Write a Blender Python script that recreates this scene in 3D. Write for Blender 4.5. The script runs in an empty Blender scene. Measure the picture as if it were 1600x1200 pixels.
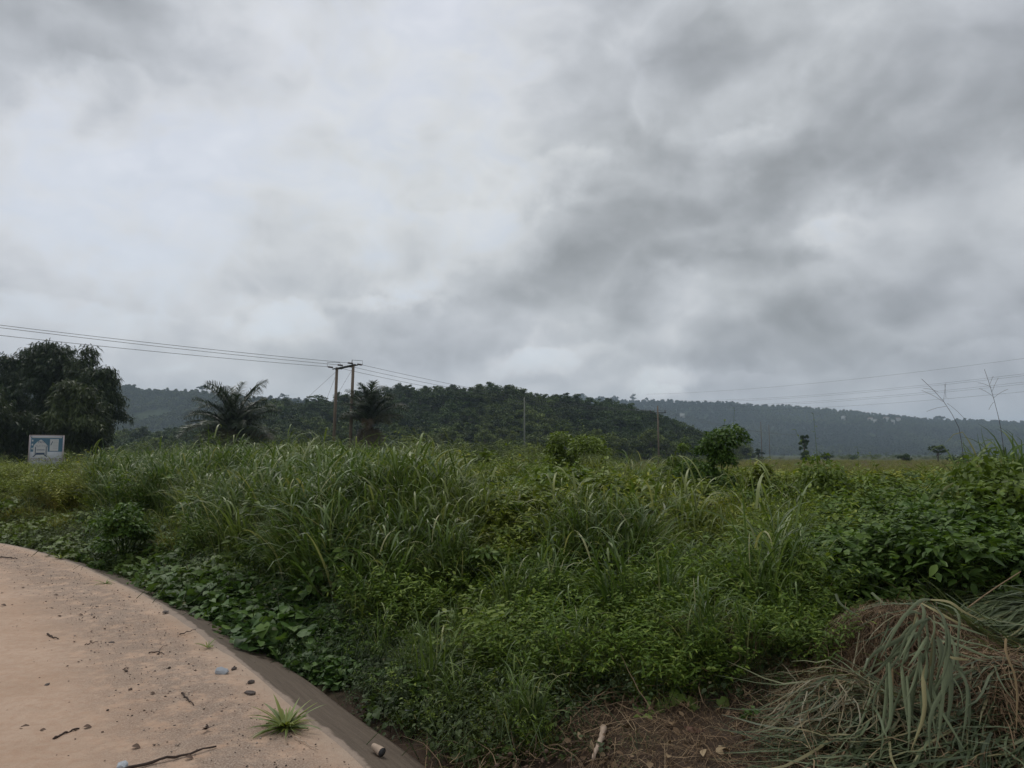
import bpy, math, random
import numpy as np
from mathutils import Vector, Matrix

# ------------------------------------------------------------------ camera, sky, sun, exposure
sc = bpy.context.scene
COL = sc.collection
CAM_H = 1.6
PITCH = math.radians(5.66)
F = 1109.0                      # focal length in pixels of the 1600 px wide photograph
cam_data = bpy.data.cameras.new('camera')
cam = bpy.data.objects.new('camera', cam_data)
COL.objects.link(cam)
cam.location = (0, 0, CAM_H)
cam.rotation_euler = (math.radians(90) + PITCH, 0, 0)
cam_data.sensor_width = 36
cam_data.lens = 36 * F / 1600
cam_data.clip_start = 0.05
cam_data.clip_end = 14000
sc.camera = cam

SUN_EL, SUN_AZ = math.radians(58), math.radians(-35)    # azimuth from +Y towards +X
HAZE = 0.000235
sc.view_settings.view_transform = 'Standard'
sc.view_settings.look = 'None'
sc.view_settings.gamma = 1
sc.view_settings.exposure = 0.0
sc.view_settings.use_curve_mapping = False
sc.render.engine = 'CYCLES'
sc.cycles.max_bounces = 6
sc.cycles.diffuse_bounces = 3
sc.cycles.glossy_bounces = 2
sc.cycles.transmission_bounces = 4
sc.cycles.transparent_max_bounces = 6
sc.cycles.volume_bounces = 0
sc.cycles.use_denoising = True
sc.cycles.denoiser = 'OPENIMAGEDENOISE'

def ray(px, py):
    dx, dy = (px - 800) / F, -(py - 600) / F
    c, s = math.cos(PITCH), math.sin(PITCH)
    return np.array([dx, c - dy * s, s + dy * c])
def at_z(px, py, z=0.0):
    r = ray(px, py); return r * ((z - CAM_H) / r[2]) + np.array([0, 0, CAM_H])
def at_y(px, py, y):
    r = ray(px, py); return r * (y / r[1]) + np.array([0, 0, CAM_H])
def proj(x, y, z):
    c, s = math.cos(PITCH), math.sin(PITCH)
    zz = z - CAM_H
    f = y * c + zz * s; u = -y * s + zz * c
    return 800 + F * x / f, 600 - F * u / f

class NT:
    """tiny helper for building node trees"""
    def __init__(s, tree): s.t = tree; s.n = tree.nodes; s.l = tree.links
    def node(s, typ, **kw):
        n = s.n.new(typ)
        for k, v in kw.items():
            if k.startswith('i_'):
                key = k[2:]; key = int(key) if key.isdigit() else key.replace('_', ' ')
                s.set(n.inputs[key], v)
            else: setattr(n, k, v)
        return n
    def set(s, inp, v):
        if isinstance(v, bpy.types.NodeSocket): s.l.new(v, inp)
        else: inp.default_value = v
    def math(s, op, a, b=None, c=None, clamp=False):
        n = s.n.new('ShaderNodeMath'); n.operation = op; n.use_clamp = clamp
        s.set(n.inputs[0], a)
        if b is not None: s.set(n.inputs[1], b)
        if c is not None: s.set(n.inputs[2], c)
        return n.outputs[0]
    def vmath(s, op, a, b=None, scale=None):
        n = s.n.new('ShaderNodeVectorMath'); n.operation = op
        s.set(n.inputs[0], a)
        if b is not None: s.set(n.inputs[1], b)
        if scale is not None: s.set(n.inputs['Scale'], scale)
        return n.outputs['Value'] if op in ('DOT_PRODUCT', 'LENGTH') else n.outputs[0]
    def ramp(s, fac, stops, interp='LINEAR'):
        n = s.n.new('ShaderNodeValToRGB'); n.color_ramp.interpolation = interp
        e = n.color_ramp.elements
        while len(e) < len(stops): e.new(0.5)
        for q, (p, c) in zip(e, stops):
            q.position = p; q.color = tuple(c) + (1,) if not np.isscalar(c) else (c, c, c, 1)
        s.set(n.inputs[0], fac); return n.outputs[0]
    def noise(s, vec, scale, detail=4, rough=0.5, dist=0.0):
        n = s.n.new('ShaderNodeTexNoise')
        if vec is not None: s.set(n.inputs['Vector'], vec)
        n.inputs['Scale'].default_value = scale; n.inputs['Detail'].default_value = detail
        n.inputs['Roughness'].default_value = rough; n.inputs['Distortion'].default_value = dist
        return n
    def mix(s, fac, a, b, blend='MIX'):
        n = s.n.new('ShaderNodeMix'); n.data_type = 'RGBA'; n.blend_type = blend
        s.set(n.inputs[0], fac)
        for i, v in ((6, a), (7, b)):
            if not isinstance(v, bpy.types.NodeSocket): v = tuple(v) + (1,) if len(v) == 3 else v
            s.set(n.inputs[i], v)
        return n.outputs[2]

# world: Nishita sky behind a broken overcast
world = bpy.data.worlds.new('World'); sc.world = world; world.use_nodes = True
W = NT(world.node_tree); W.n.clear()
wout = W.node('ShaderNodeOutputWorld'); bg = W.node('ShaderNodeBackground')
W.l.new(bg.outputs[0], wout.inputs[0])
SKY_STRENGTH = 0.1
bg.inputs['Strength'].default_value = SKY_STRENGTH
sky = W.node('ShaderNodeTexSky', sky_type='NISHITA', sun_disc=False)
sky.sun_elevation = SUN_EL; sky.sun_rotation = SUN_AZ
d = W.node('ShaderNodeTexCoord').outputs['Generated']
sep = W.node('ShaderNodeSeparateXYZ'); W.l.new(d, sep.inputs[0])
P = W.vmath('MULTIPLY', d, (2.1, 2.1, 3.1))      # clouds are wider than they are tall
wn = W.noise(d, 3.2, 5, 0.55)
warp = W.vmath('SCALE', W.vmath('SUBTRACT', wn.outputs['Color'], (0.5, 0.5, 0.5)), scale=0.16)
wn2 = W.noise(d, 10.0, 8, 0.62)
warp2 = W.vmath('SCALE', W.vmath('SUBTRACT', wn2.outputs['Color'], (0.5, 0.5, 0.5)), scale=0.085)
dw = W.vmath('ADD', W.vmath('ADD', d, warp), warp2)
# cloud masses (photo x, y, half width, half height in px, tilt deg, amount: + darker, - brighter)
BLOBS = [(55, 35, 175, 100, 8, .40), (110, 10, 320, 90, 0, .12), (1030, 335, 230, 85, 16, .15), (1300, 205, 270, 95, 8, .17), (1190, 390, 100, 50, 6, .20), (840, 425, 200, 52, 4, .18),
         (1120, 290, 380, 150, 14, .10), (960, 110, 200, 120, 6, .11), (1290, 60, 330, 60, 0, .02), (1225, 530, 140, 42, 5, .24), (1565, 480, 160, 60, 5, .22), (1350, 590, 330, 36, 3, .10),
         (1580, 120, 60, 60, 40, .12), (600, 498, 125, 34, -6, .24), (700, 545, 170, 26, 0, .10), (195, 195, 62, 30, 20, .16), (1080, 575, 200, 20, 0, .10), (1295, 405, 26, 12, 30, .16), (930, 480, 120, 18, 6, .08), (300, 560, 240, 26, 0, .05),
         (430, 150, 330, 170, 0, -.22), (130, 280, 170, 150, 0, -.20), (125, 125, 60, 26, 40, -.16), (1160, 225, 75, 36, 20, -.24), (1290, 350, 130, 30, 8, -.20), (455, 500, 62, 42, 10, -.26), (640, 455, 120, 18, 10, -.16),
         (690, 300, 180, 90, 30, -.16), (830, 300, 190, 26, 33, -.16), (838, 558, 70, 22, 8, -.24), (1038, 606, 52, 18, 14, -.30), (730, 40, 110, 90, 60, -.12), (780, 395, 70, 24, 20, -.18), (1090, 440, 70, 22, 8, -.16), (1180, 110, 120, 22, 24, -.12), (1500, 300, 200, 60, 10, -.08), (1480, 545, 150, 22, 0, -.10)]
acc = None
for bx, by, rx, ry, tilt, amt in BLOBS:
    c = ray(bx, by); c /= np.linalg.norm(c)
    a = np.cross(c, [0, 0, 1]); a /= np.linalg.norm(a); b = np.cross(a, c)
    t = math.radians(tilt); a, b = a * math.cos(t) + b * math.sin(t), b * math.cos(t) - a * math.sin(t)
    # angular size shrinks towards the picture's edge
    k = F / math.sqrt(1 + ((bx - 800) / F) ** 2)
    u = W.vmath('DOT_PRODUCT', dw, tuple(a * F / rx)); v = W.vmath('DOT_PRODUCT', dw, tuple(b * F / ry))
    q = W.math('MULTIPLY_ADD', u, u, W.math('MULTIPLY', v, v))
    g = W.math('EXPONENT', W.math('MULTIPLY', W.math('POWER', q, 1.5), -0.7))
    acc = W.math('MULTIPLY', g, amt) if acc is None else W.math('MULTIPLY_ADD', g, amt, acc)
def cloud_field(vec, det):
    """soft layers plus rounded billows"""
    a_ = W.noise(vec, 1.5, det, .56, .2).outputs[0]
    wv = W.vmath('MULTIPLY_ADD', vec, (1, 1, 1)); W.l.new(W.vmath('SCALE', W.noise(vec, 2.3, 2, .6).outputs['Color'], scale=.5), wv.node.inputs[2])
    b1 = W.noise(wv, 2.6, 0, .5).outputs[0]; b2 = W.noise(wv, 6.5, 1, .5).outputs[0]
    puff = W.math('MULTIPLY_ADD', W.math('ABSOLUTE', W.math('SUBTRACT', b2, .5)), .38, W.math('ABSOLUTE', W.math('SUBTRACT', b1, .5)))
    return W.math('MULTIPLY_ADD', W.math('SUBTRACT', .17, puff), -.9, W.math('MULTIPLY', W.math('SUBTRACT', a_, .5), 1.1))
f1 = cloud_field(P, 9)
f2 = cloud_field(W.vmath('ADD', P, (-0.05, 0.03, 0.11)), 6)
relief = W.math('SUBTRACT', f1, f2)
n3 = W.noise(W.vmath('MULTIPLY', P, (1.0, 1.3, 1)), 5.0, 9, 0.62, 0.8)
den = W.math('ADD', acc, 0.465)
den = W.math('MULTIPLY_ADD', f1, 0.40, den)
den = W.math('MULTIPLY_ADD', relief, 0.50, den)
den = W.math('MULTIPLY_ADD', W.math('SUBTRACT', n3.outputs[0], 0.5), 0.24, den)
den = W.math('MULTIPLY_ADD', sep.outputs[0], 0.16, den)       # the deck is thicker to the right
# cumulus heads low in the sky: lit rounded tops over grey bases (photo x, y, half width, half height, strength)
hn = W.noise(d, 16.0, 6, 0.6)
dh = W.vmath('ADD', d, W.vmath('SCALE', W.vmath('SUBTRACT', hn.outputs['Color'], (0.5, 0.5, 0.5)), scale=0.055))
for bx, by, rx, ry, amt in [(452, 515, 72, 50, .26), (565, 500, 85, 40, .16), (655, 492, 100, 36, .14), (838, 572, 86, 34, .24), (930, 560, 80, 30, .12), (1036, 618, 46, 22, .32), (1500, 570, 110, 30, .14), (1165, 235, 75, 34, .18),
                            (1300, 375, 60, 36, .16), (150, 130, 75, 40, .18), (60, 490, 110, 30, .10), (700, 370, 130, 46, .12), (905, 265, 100, 34, .12), (1180, 600, 80, 18, .12), (300, 520, 120, 30, .08)]:
    c = ray(bx, by); c /= np.linalg.norm(c); a = np.cross(c, [0, 0, 1]); a /= np.linalg.norm(a); b = np.cross(a, c)
    u = W.vmath('DOT_PRODUCT', dh, tuple(a * F / rx)); v = W.vmath('DOT_PRODUCT', dh, tuple(b * F / ry))
    q = W.math('MULTIPLY_ADD', u, u, W.math('MULTIPLY', v, v))
    mask = W.math('MULTIPLY_ADD', W.math('SUBTRACT', 1.0, q), 2.2, 0, clamp=True)
    front = W.math('GREATER_THAN', W.vmath('DOT_PRODUCT', dh, tuple(c)), 0)
    mask = W.math('MULTIPLY', W.math('MULTIPLY', mask, front), W.math('MULTIPLY_ADD', v, .75, .35))
    den = W.math('MULTIPLY_ADD', mask, -amt, den)
K = 1 / SKY_STRENGTH
cl = W.ramp(den, [(0.0, (.86, .87, .90)), (0.22, (.74, .76, .80)), (0.5, (.545, .57, .615)), (0.78, (.385, .405, .44)), (1.0, (.28, .295, .32))], 'LINEAR')
warmth = W.noise(P, 0.7, 3, 0.5)
cl = W.mix(W.math('MULTIPLY', W.ramp(warmth.outputs[0], [(.48, 0.0), (.65, 1.0)]), 0.35), cl, (1.02, 1.02, 0.93), 'MULTIPLY')
cl = W.mix(1.0, cl, (K, K, K), 'MULTIPLY')
gap = W.math('MULTIPLY', W.ramp(W.math('MULTIPLY_ADD', n3.outputs[0], 0.5, den), [(.36, 1.0), (.60, 0.0)]), 0.26)
W.l.new(W.mix(gap, cl, sky.outputs[0]), bg.inputs['Color'])

sun_d = bpy.data.lights.new('sun', 'SUN'); sun_d.energy = 1.4; sun_d.angle = math.radians(25); sun_d.color = (1, .965, .91)
sun = bpy.data.objects.new('sun', sun_d); COL.objects.link(sun)
sd = Vector((math.sin(SUN_AZ) * math.cos(SUN_EL), math.cos(SUN_AZ) * math.cos(SUN_EL), math.sin(SUN_EL)))
sun.rotation_euler = sd.to_track_quat('Z', 'Y').to_euler()
sun.location = (0, 0, 60)

# ------------------------------------------------------------------ helpers
def tag(o, label=None, cat=None, group=None, kind=None, tint=None):
    if label: o['label'] = label
    if cat: o['category'] = cat
    if group: o['group'] = group
    if kind: o['kind'] = kind
    if tint is not None: o['tint'] = float(tint)
    return o
def link(name, data, parent=None, mat=None):
    o = bpy.data.objects.new(name, data); COL.objects.link(o)
    if parent is not None: o.parent = parent
    if mat is not None and data is not None and not data.materials: data.materials.append(mat)
    return o
def empty(name, loc, rz=0.0):
    o = bpy.data.objects.new(name, None); COL.objects.link(o); o.empty_display_size = 0.2
    o.location = tuple(float(v) for v in loc); o.rotation_euler = (0, 0, rz); return o

class Geo:
    """numpy mesh collector: triangles with a per-vertex random value and a material slot"""
    def __init__(s): s.V = []; s.T = []; s.R = []; s.M = []; s.n = 0
    def add(s, V, T, R=0.5, m=0):
        V = np.asarray(V, float).reshape(-1, 3); T = np.asarray(T, np.int64).reshape(-1, 3)
        s.V.append(V); s.T.append(T + s.n); s.R.append(np.broadcast_to(np.asarray(R, float), (len(V),)).copy())
        s.M.append(np.full(len(T), m)); s.n += len(V); return s
    def mesh(s, name, mats, smooth=False):
        V = np.concatenate(s.V); T = np.concatenate(s.T); R = np.concatenate(s.R); M = np.concatenate(s.M)
        me = bpy.data.meshes.new(name)
        me.vertices.add(len(V)); me.vertices.foreach_set('co', V.astype(np.float32).ravel())
        me.loops.add(T.size); me.loops.foreach_set('vertex_index', T.astype(np.int32).ravel())
        me.polygons.add(len(T)); me.polygons.foreach_set('loop_start', np.arange(0, T.size, 3, dtype=np.int32))
        me.polygons.foreach_set('material_index', M.astype(np.int32))
        for m in mats: me.materials.append(m)
        a = me.attributes.new('rnd', 'FLOAT', 'POINT'); a.data.foreach_set('value', R.astype(np.float32))
        me.update(calc_edges=True)
        if smooth: me.shade_smooth()
        return me

def grid_tris(nu, nv):
    i = np.arange(nu - 1)[:, None] * nv + np.arange(nv - 1)[None, :]
    i = i.ravel()
    return np.concatenate([np.stack([i, i + nv, i + nv + 1], 1), np.stack([i, i + nv + 1, i + 1], 1)])

def tube(path, r, sides=6, caps=True):
    """tube along a path, radius per point"""
    P_ = np.asarray(path, float); n = len(P_); r = np.broadcast_to(np.asarray(r, float), (n,))
    tg = np.gradient(P_, axis=0); tg /= np.linalg.norm(tg, axis=1)[:, None] + 1e-12
    ref = np.array([0, 0, 1.]) if abs(tg[0, 2]) < .9 else np.array([1., 0, 0])
    V = []
    a = np.cross(tg[0], ref); a /= np.linalg.norm(a)
    for k in range(n):
        a = a - tg[k] * np.dot(a, tg[k]); a /= np.linalg.norm(a) + 1e-12
        b = np.cross(tg[k], a)
        th = np.arange(sides) * 2 * math.pi / sides
        V.append(P_[k] + r[k] * (np.cos(th)[:, None] * a + np.sin(th)[:, None] * b))
    V = np.concatenate(V); T = []
    for k in range(n - 1):
        for j in range(sides):
            p, q = k * sides + j, k * sides + (j + 1) % sides
            T += [[p, q, q + sides], [p, q + sides, p + sides]]
    if caps:
        for j in range(1, sides - 1):
            T.append([0, j + 1, j]); o = (n - 1) * sides; T.append([o, o + j, o + j + 1])
    return V, np.array(T)

def box(cx, cy, cz, sx, sy, sz):
    v = np.array([[x, y, z] for x in (-1, 1) for y in (-1, 1) for z in (-1, 1)]) * .5 * [sx, sy, sz] + [cx, cy, cz]
    q = [(0, 1, 3, 2), (4, 6, 7, 5), (0, 4, 5, 1), (2, 3, 7, 6), (0, 2, 6, 4), (1, 5, 7, 3)]
    return v, [t for a, b, c, e in q for t in ((a, b, c), (a, c, e))]

def rot(yaw, pitch, roll):
    """R = Rz(yaw) Rx(pitch) Ry(roll), vectorised; leaf lies along +Y with normal +Z"""
    yaw, pitch, roll = np.broadcast_arrays(yaw, pitch, roll)
    cy, sy, cp, sp, cr, sr = np.cos(yaw), np.sin(yaw), np.cos(pitch), np.sin(pitch), np.cos(roll), np.sin(roll)
    z = np.zeros_like(cy); o = z + 1
    A = np.stack([np.stack([cy, -sy, z], -1), np.stack([sy, cy, z], -1), np.stack([z, z, o], -1)], -2)
    B = np.stack([np.stack([o, z, z], -1), np.stack([z, cp, -sp], -1), np.stack([z, sp, cp], -1)], -2)
    C_ = np.stack([np.stack([cr, z, sr], -1), np.stack([z, o, z], -1), np.stack([-sr, z, cr], -1)], -2)
    return A @ B @ C_

def place(g, tmpl, pos, yaw, pitch, roll, scale, R, m=0):
    V0, T0 = tmpl; pos = np.asarray(pos, float); n = len(pos)
    Rm = rot(yaw + np.zeros(n), pitch + np.zeros(n), roll + np.zeros(n))
    V = np.einsum('nij,vj->nvi', Rm, V0) * np.broadcast_to(scale, (n,))[:, None, None] + pos[:, None, :]
    T = (T0[None] + (np.arange(n) * len(V0))[:, None, None]).reshape(-1, 3)
    g.add(V.reshape(-1, 3), T, np.repeat(np.broadcast_to(R, (n,)), len(V0)), m)

def leaf_tmpl(side, mid, fold=.12, droop=.15):
    """side: [(x,y)] right outline from base to tip; a midrib runs along y"""
    ys = [0] + list(mid) + [1]
    V = [[0, y, -droop * y * y] for y in ys]; nm = len(V)
    T = []
    for s in (1, -1):
        o = len(V)
        for x, y in side: V.append([s * x, y, fold * abs(x) * 2 - droop * y * y])
        chain_s = [o + k for k in range(len(side))]
        i = j = 0
        mids = list(range(nm))
        # zip the outline to the midrib
        while i < nm - 1 or j < len(side) - 1:
            yi = V[mids[i + 1]][1] if i < nm - 1 else 9
            yj = V[chain_s[j + 1]][1] if j < len(side) - 1 else 9
            if yi <= yj and i < nm - 1: t = [mids[i], chain_s[j], mids[i + 1]]; i += 1
            else: t = [mids[i], chain_s[j], chain_s[j + 1]]; j += 1
            T.append(t if s > 0 else t[::-1])
    return np.array(V, float), np.array(T)
OVATE = leaf_tmpl([(.10, .08), (.26, .30), (.24, .55), (.12, .82)], [.35, .7])
LANCE = leaf_tmpl([(.07, .10), (.13, .40), (.10, .75)], [.5], droop=.25)
HEART = leaf_tmpl([(.22, -.14), (.46, .06), (.47, .30), (.33, .58), (.13, .84)], [.3, .65], fold=.10, droop=.18)
CARD = (np.array([[-.5, 0, 0], [-.22, .42, .06], [.12, .5, -.03], [.5, .12, .05], [.3, -.36, 0], [-.2, -.5, .05]]), np.array([[0, 1, 5], [1, 2, 3], [1, 3, 5], [3, 4, 5]]))
SPRAY = (np.array([[0, 0, 0], [.09, .35, .02], [0, 1, -.05], [-.07, .4, 0], [.02, .1, 0], [.38, .62, -.03], [.14, .25, 0], [-.3, .7, -.04], [-.12, .2, 0]]),
         np.array([[0, 1, 3], [1, 2, 3], [4, 6, 5], [4, 7, 8]]))

def blades(g, rng, n, L, Wd, th0, bend, br, segs=6, m=0, R=None, pw=1.6, taper=2.2, yaw=None, centre=(0, 0, 0), lean=None, fold=0.0):
    """n arching grass blades starting within radius br"""
    L = np.broadcast_to(L, (n,)); Wd = np.broadcast_to(Wd, (n,)); th0 = np.broadcast_to(th0, (n,)); bend = np.broadcast_to(bend, (n,))
    yaw = rng.uniform(0, 2 * math.pi, n) if yaw is None else yaw
    a = rng.uniform(0, 2 * math.pi, n); r = br * np.sqrt(rng.random(n))
    p = np.stack([r * np.cos(a), r * np.sin(a), np.zeros(n)], 1) + np.asarray(centre)
    side = np.stack([-np.sin(yaw), np.cos(yaw), np.zeros(n)], 1)
    tw = rng.normal(0, .5, n)
    rings = []; step = L / segs
    for k in range(segs + 1):
        t = k / segs
        th = th0 - bend * t ** pw
        dvec = np.stack([np.cos(th) * np.cos(yaw), np.cos(th) * np.sin(yaw), np.sin(th)], 1)
        nrm = np.cross(side, dvec)
        ang = (tw * t)[:, None]
        sv = side * np.cos(ang) + nrm * np.sin(ang)
        w = Wd * (0.55 + 1.5 * min(t, .3)) * (1 - t ** taper) + 0.0004
        if fold: rings.append(np.stack([p - sv * w[:, None] / 2, p - nrm * w[:, None] * fold, p + sv * w[:, None] / 2], 1))
        else: rings.append(np.stack([p - sv * w[:, None] / 2, p + sv * w[:, None] / 2], 1))
        p = p + dvec * step[:, None]
    c = 3 if fold else 2
    V = np.stack(rings, 1).reshape(n, -1, 3)
    T0 = grid_tris(segs + 1, c)
    T = (T0[None] + (np.arange(n) * (segs + 1) * c)[:, None, None]).reshape(-1, 3)
    R = rng.random(n) if R is None else np.broadcast_to(R, (n,))
    g.add(V.reshape(-1, 3), T, np.repeat(R, (segs + 1) * c), m)
    return p

# ------------------------------------------------------------------ materials
def mat_new(name):
    m = bpy.data.materials.new(name); m.use_nodes = True; t = NT(m.node_tree); t.n.clear()
    out = t.node('ShaderNodeOutputMaterial'); return m, t, out
def leaf_mat(name, stops, alt, trans=.25, rough=.5, spec=.35, objvar=.35, alt2=None):
    m, t, out = mat_new(name)
    r = t.node('ShaderNodeAttribute', attribute_name='rnd').outputs['Fac']
    ti = t.math('ADD', t.node('ShaderNodeAttribute', attribute_name='tint', attribute_type='INSTANCER').outputs['Fac'],
                t.node('ShaderNodeAttribute', attribute_name='tint', attribute_type='OBJECT').outputs['Fac'], clamp=True)
    c = t.ramp(r, stops)
    c = t.mix(ti, c, t.mix(r, tuple(v * .65 for v in alt), tuple(v * 1.3 for v in alt)))
    oi = t.node('ShaderNodeObjectInfo').outputs['Random']
    f = t.math('MULTIPLY_ADD', oi, objvar, 1 - objvar / 2)
    cc = t.node('ShaderNodeCombineColor'); [t.set(cc.inputs[i], f) for i in range(3)]
    c = t.mix(1.0, c, cc.outputs[0], 'MULTIPLY')
    b = t.node('ShaderNodeBsdfPrincipled'); t.l.new(c, b.inputs['Base Color'])
    b.inputs['Roughness'].default_value = rough; b.inputs['Specular IOR Level'].default_value = spec
    tr = t.node('ShaderNodeBsdfTranslucent'); t.l.new(t.mix(1.0, c, (1.25, 1.3, .7), 'MULTIPLY'), tr.inputs[0])
    mx = t.node('ShaderNodeMixShader'); mx.inputs[0].default_value = trans
    t.l.new(b.outputs[0], mx.inputs[1]); t.l.new(tr.outputs[0], mx.inputs[2]); t.l.new(mx.outputs[0], out.inputs[0])
    return m
def plain_mat(name, col, rough=.8, spec=.3, noise=0.0, nscale=8, metal=0.0, stretch=None, bump=0.0):
    m, t, out = mat_new(name)
    b = t.node('ShaderNodeBsdfPrincipled')
    b.inputs['Roughness'].default_value = rough; b.inputs['Specular IOR Level'].default_value = spec; b.inputs['Metallic'].default_value = metal
    v = t.node('ShaderNodeTexCoord').outputs['Object']
    if stretch: v = t.vmath('MULTIPLY', v, stretch)
    n = t.noise(v, nscale, 5, .6)
    c = t.mix(n.outputs[0], tuple(x * (1 - noise) for x in col), tuple(min(1, x * (1 + noise)) for x in col))
    t.l.new(c, b.inputs['Base Color'])
    if bump:
        bp = t.node('ShaderNodeBump'); bp.inputs['Strength'].default_value = bump; bp.inputs['Distance'].default_value = .01
        t.l.new(n.outputs[0], bp.inputs['Height']); t.l.new(bp.outputs[0], b.inputs['Normal'])
    t.l.new(b.outputs[0], out.inputs[0]); return m

M = {}
M['grass'] = leaf_mat('grass_leaf', [(0, (0.044, 0.079, 0.015)), (.5, (0.086, 0.142, 0.029)), (.85, (0.156, 0.210, 0.061)), (1, (0.311, 0.300, 0.144))], (0.175, 0.198, 0.042), .28, .45, .40)
M['finegrass'] = leaf_mat('fine_grass', [(0, (0.065, 0.106, 0.015)), (.6, (0.130, 0.180, 0.029)), (1, (0.246, 0.252, 0.077))], (0.246, 0.198, 0.055), .3, .55, .2)
M['herb'] = leaf_mat('herb_leaf', [(0, (0.051, 0.096, 0.013)), (.5, (0.095, 0.163, 0.022)), (1, (0.197, 0.254, 0.036))], (0.239, 0.247, 0.036), .3, .55, .22)
M['broad'] = leaf_mat('broad_leaf', [(0, (0.034, 0.070, 0.012)), (.5, (0.067, 0.125, 0.022)), (1, (0.133, 0.202, 0.036))], (0.197, 0.227, 0.030), .25, .5, .25)
M['creeper'] = leaf_mat('creeper_leaf', [(0, (0.033, 0.073, 0.017)), (.5, (0.067, 0.126, 0.028)), (1, (0.129, 0.196, 0.046))], (0.166, 0.203, 0.033), .22, .5, .25)
M['weed'] = leaf_mat('weed_leaf', [(0, (.022, .042, .012)), (.5, (.044, .072, .020)), (.9, (.080, .108, .032)), (1, (.15, .13, .06))], (.12, .14, .035), .22, .55, .25, .6)
M['tree'] = leaf_mat('tree_leaf', [(0, (0.019, 0.040, 0.009)), (.5, (0.041, 0.073, 0.016)), (1, (0.089, 0.131, 0.028))], (0.142, 0.175, 0.032), .14, .6, .15, .7)
M['bamboo'] = leaf_mat('bamboo_leaf', [(0, (0.017, 0.029, 0.009)), (.5, (0.026, 0.044, 0.014)), (1, (0.045, 0.066, 0.019))], (0.071, 0.088, 0.020), .15, .5, .25, .3)
M['far'] = leaf_mat('far_wood', [(0, (0.018, 0.031, 0.011)), (.5, (0.029, 0.048, 0.017)), (1, (0.049, 0.070, 0.024))], (0.117, 0.144, 0.039), .08, .7, .1, .25)
M['palm'] = leaf_mat('palm_leaf', [(0, (0.017, 0.032, 0.011)), (.6, (0.032, 0.051, 0.015)), (1, (0.062, 0.081, 0.023))], (0.112, 0.081, 0.048), .12, .4, .35)
M['straw'] = leaf_mat('dry_straw', [(0, (.055, .034, .019)), (.5, (.140, .088, .048)), (.9, (.24, .165, .095)), (1, (.36, .27, .16))], (.24, .17, .09), .12, .65, .2)
M['hang'] = leaf_mat('cut_grass_pale', [(0, (.070, .088, .045)), (1, (.19, .215, .125))], (.21, .17, .08), .15, .65, .15, .7)
M['cut'] = leaf_mat('cut_grass', [(0, (.040, .056, .022)), (.5, (.085, .112, .050)), (.85, (.14, .165, .085)), (1, (.22, .19, .09))], (.17, .14, .07), .2, .45, .4)
M['bark'] = plain_mat('bark', (.085, .068, .052), .9, .2, .35, 14)
M['pole'] = plain_mat('weathered_pole', (.16, .125, .092), .85, .2, .30, 6, stretch=(6, 6, .5))
M['iron'] = plain_mat('dark_iron', (.06, .06, .06), .6, .3, .2)
M['wire'] = plain_mat('conductor_wire', (.06, .06, .065), .5, .3, .1)
M['insul'] = plain_mat('glazed_insulator', (.055, .035, .03), .3, .5, .1)
M['concrete_pole'] = plain_mat('pale_concrete', (.15, .16, .13), .85, .2, .2, 6)
M['stone'] = plain_mat('grey_stone', (.10, .082, .072), .9, .3, .4, 30)
M['bluestone'] = plain_mat('pale_blue_stone', (.36, .38, .40), .8, .3, .25, 20)
M['redstone'] = plain_mat('reddish_stone', (.16, .085, .062), .85, .3, .4, 18)
M['twig'] = plain_mat('dark_twig', (.055, .038, .030), .85, .25, .35, 40)
M['palewood'] = plain_mat('bleached_wood', (.38, .29, .22), .8, .25, .3, 25)
M['deadleaf'] = plain_mat('dead_leaf', (.10, .062, .042), .8, .3, .3, 30)
M['plastic'] = plain_mat('white_plastic', (.55, .57, .60), .4, .5, .05)
M['white'] = plain_mat('white_wall', (.42, .42, .40), .8, .3, .1)
M['roof'] = plain_mat('rusted_roof', (.22, .15, .12), .7, .3, .3)

# ------------------------------------------------------------------ terrain
EDGE_PX = [(575, 1200), (515, 1150), (452, 1100), (398, 1052), (330, 1000), (280, 963), (240, 938), (200, 918), (150, 895), (120, 881), (60, 862), (0, 847)]
EDGE = [np.array([3.3, -6.0]), np.array([1.6, -1.0]), np.array([.55, 1.6])] + [at_z(*p)[:2] for p in EDGE_PX]
e = EDGE[-1]; EDGE += [e + np.array([-4, 2.2]), e + np.array([-9, 4.2]), e + np.array([-20, 6.5]), e + np.array([-60, 9])]
def chaikin(P_, k):
    P_ = np.array(P_)
    for _ in range(k):
        q = P_[:-1] * .75 + P_[1:] * .25; r = P_[:-1] * .25 + P_[1:] * .75
        P_ = np.concatenate([P_[:1], np.stack([q, r], 1).reshape(-1, 2), P_[-1:]])
    return P_
EDGE = chaikin(EDGE, 2)
def edge_dist(x, y):
    """signed distance to the road edge, + on the vegetation side"""
    x = np.asarray(x, float); y = np.asarray(y, float); shp = x.shape; x = x.ravel(); y = y.ravel()
    best = np.full(x.shape, 1e9); sg = np.ones(x.shape)
    for i in range(len(EDGE) - 1):
        a, b = EDGE[i], EDGE[i + 1]; ab = b - a
        t = np.clip(((x - a[0]) * ab[0] + (y - a[1]) * ab[1]) / (ab @ ab), 0, 1)
        dx, dy = x - a[0] - t * ab[0], y - a[1] - t * ab[1]
        dd = np.hypot(dx, dy); cr = ab[0] * (y - a[1]) - ab[1] * (x - a[0])
        m = dd < best; best = np.where(m, dd, best); sg = np.where(m, np.where(cr > 0, -1., 1.), sg)
    return (best * sg).reshape(shp)
def sst(a, b, x): t = np.clip((x - a) / (b - a), 0, 1); return t * t * (3 - 2 * t)
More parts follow.
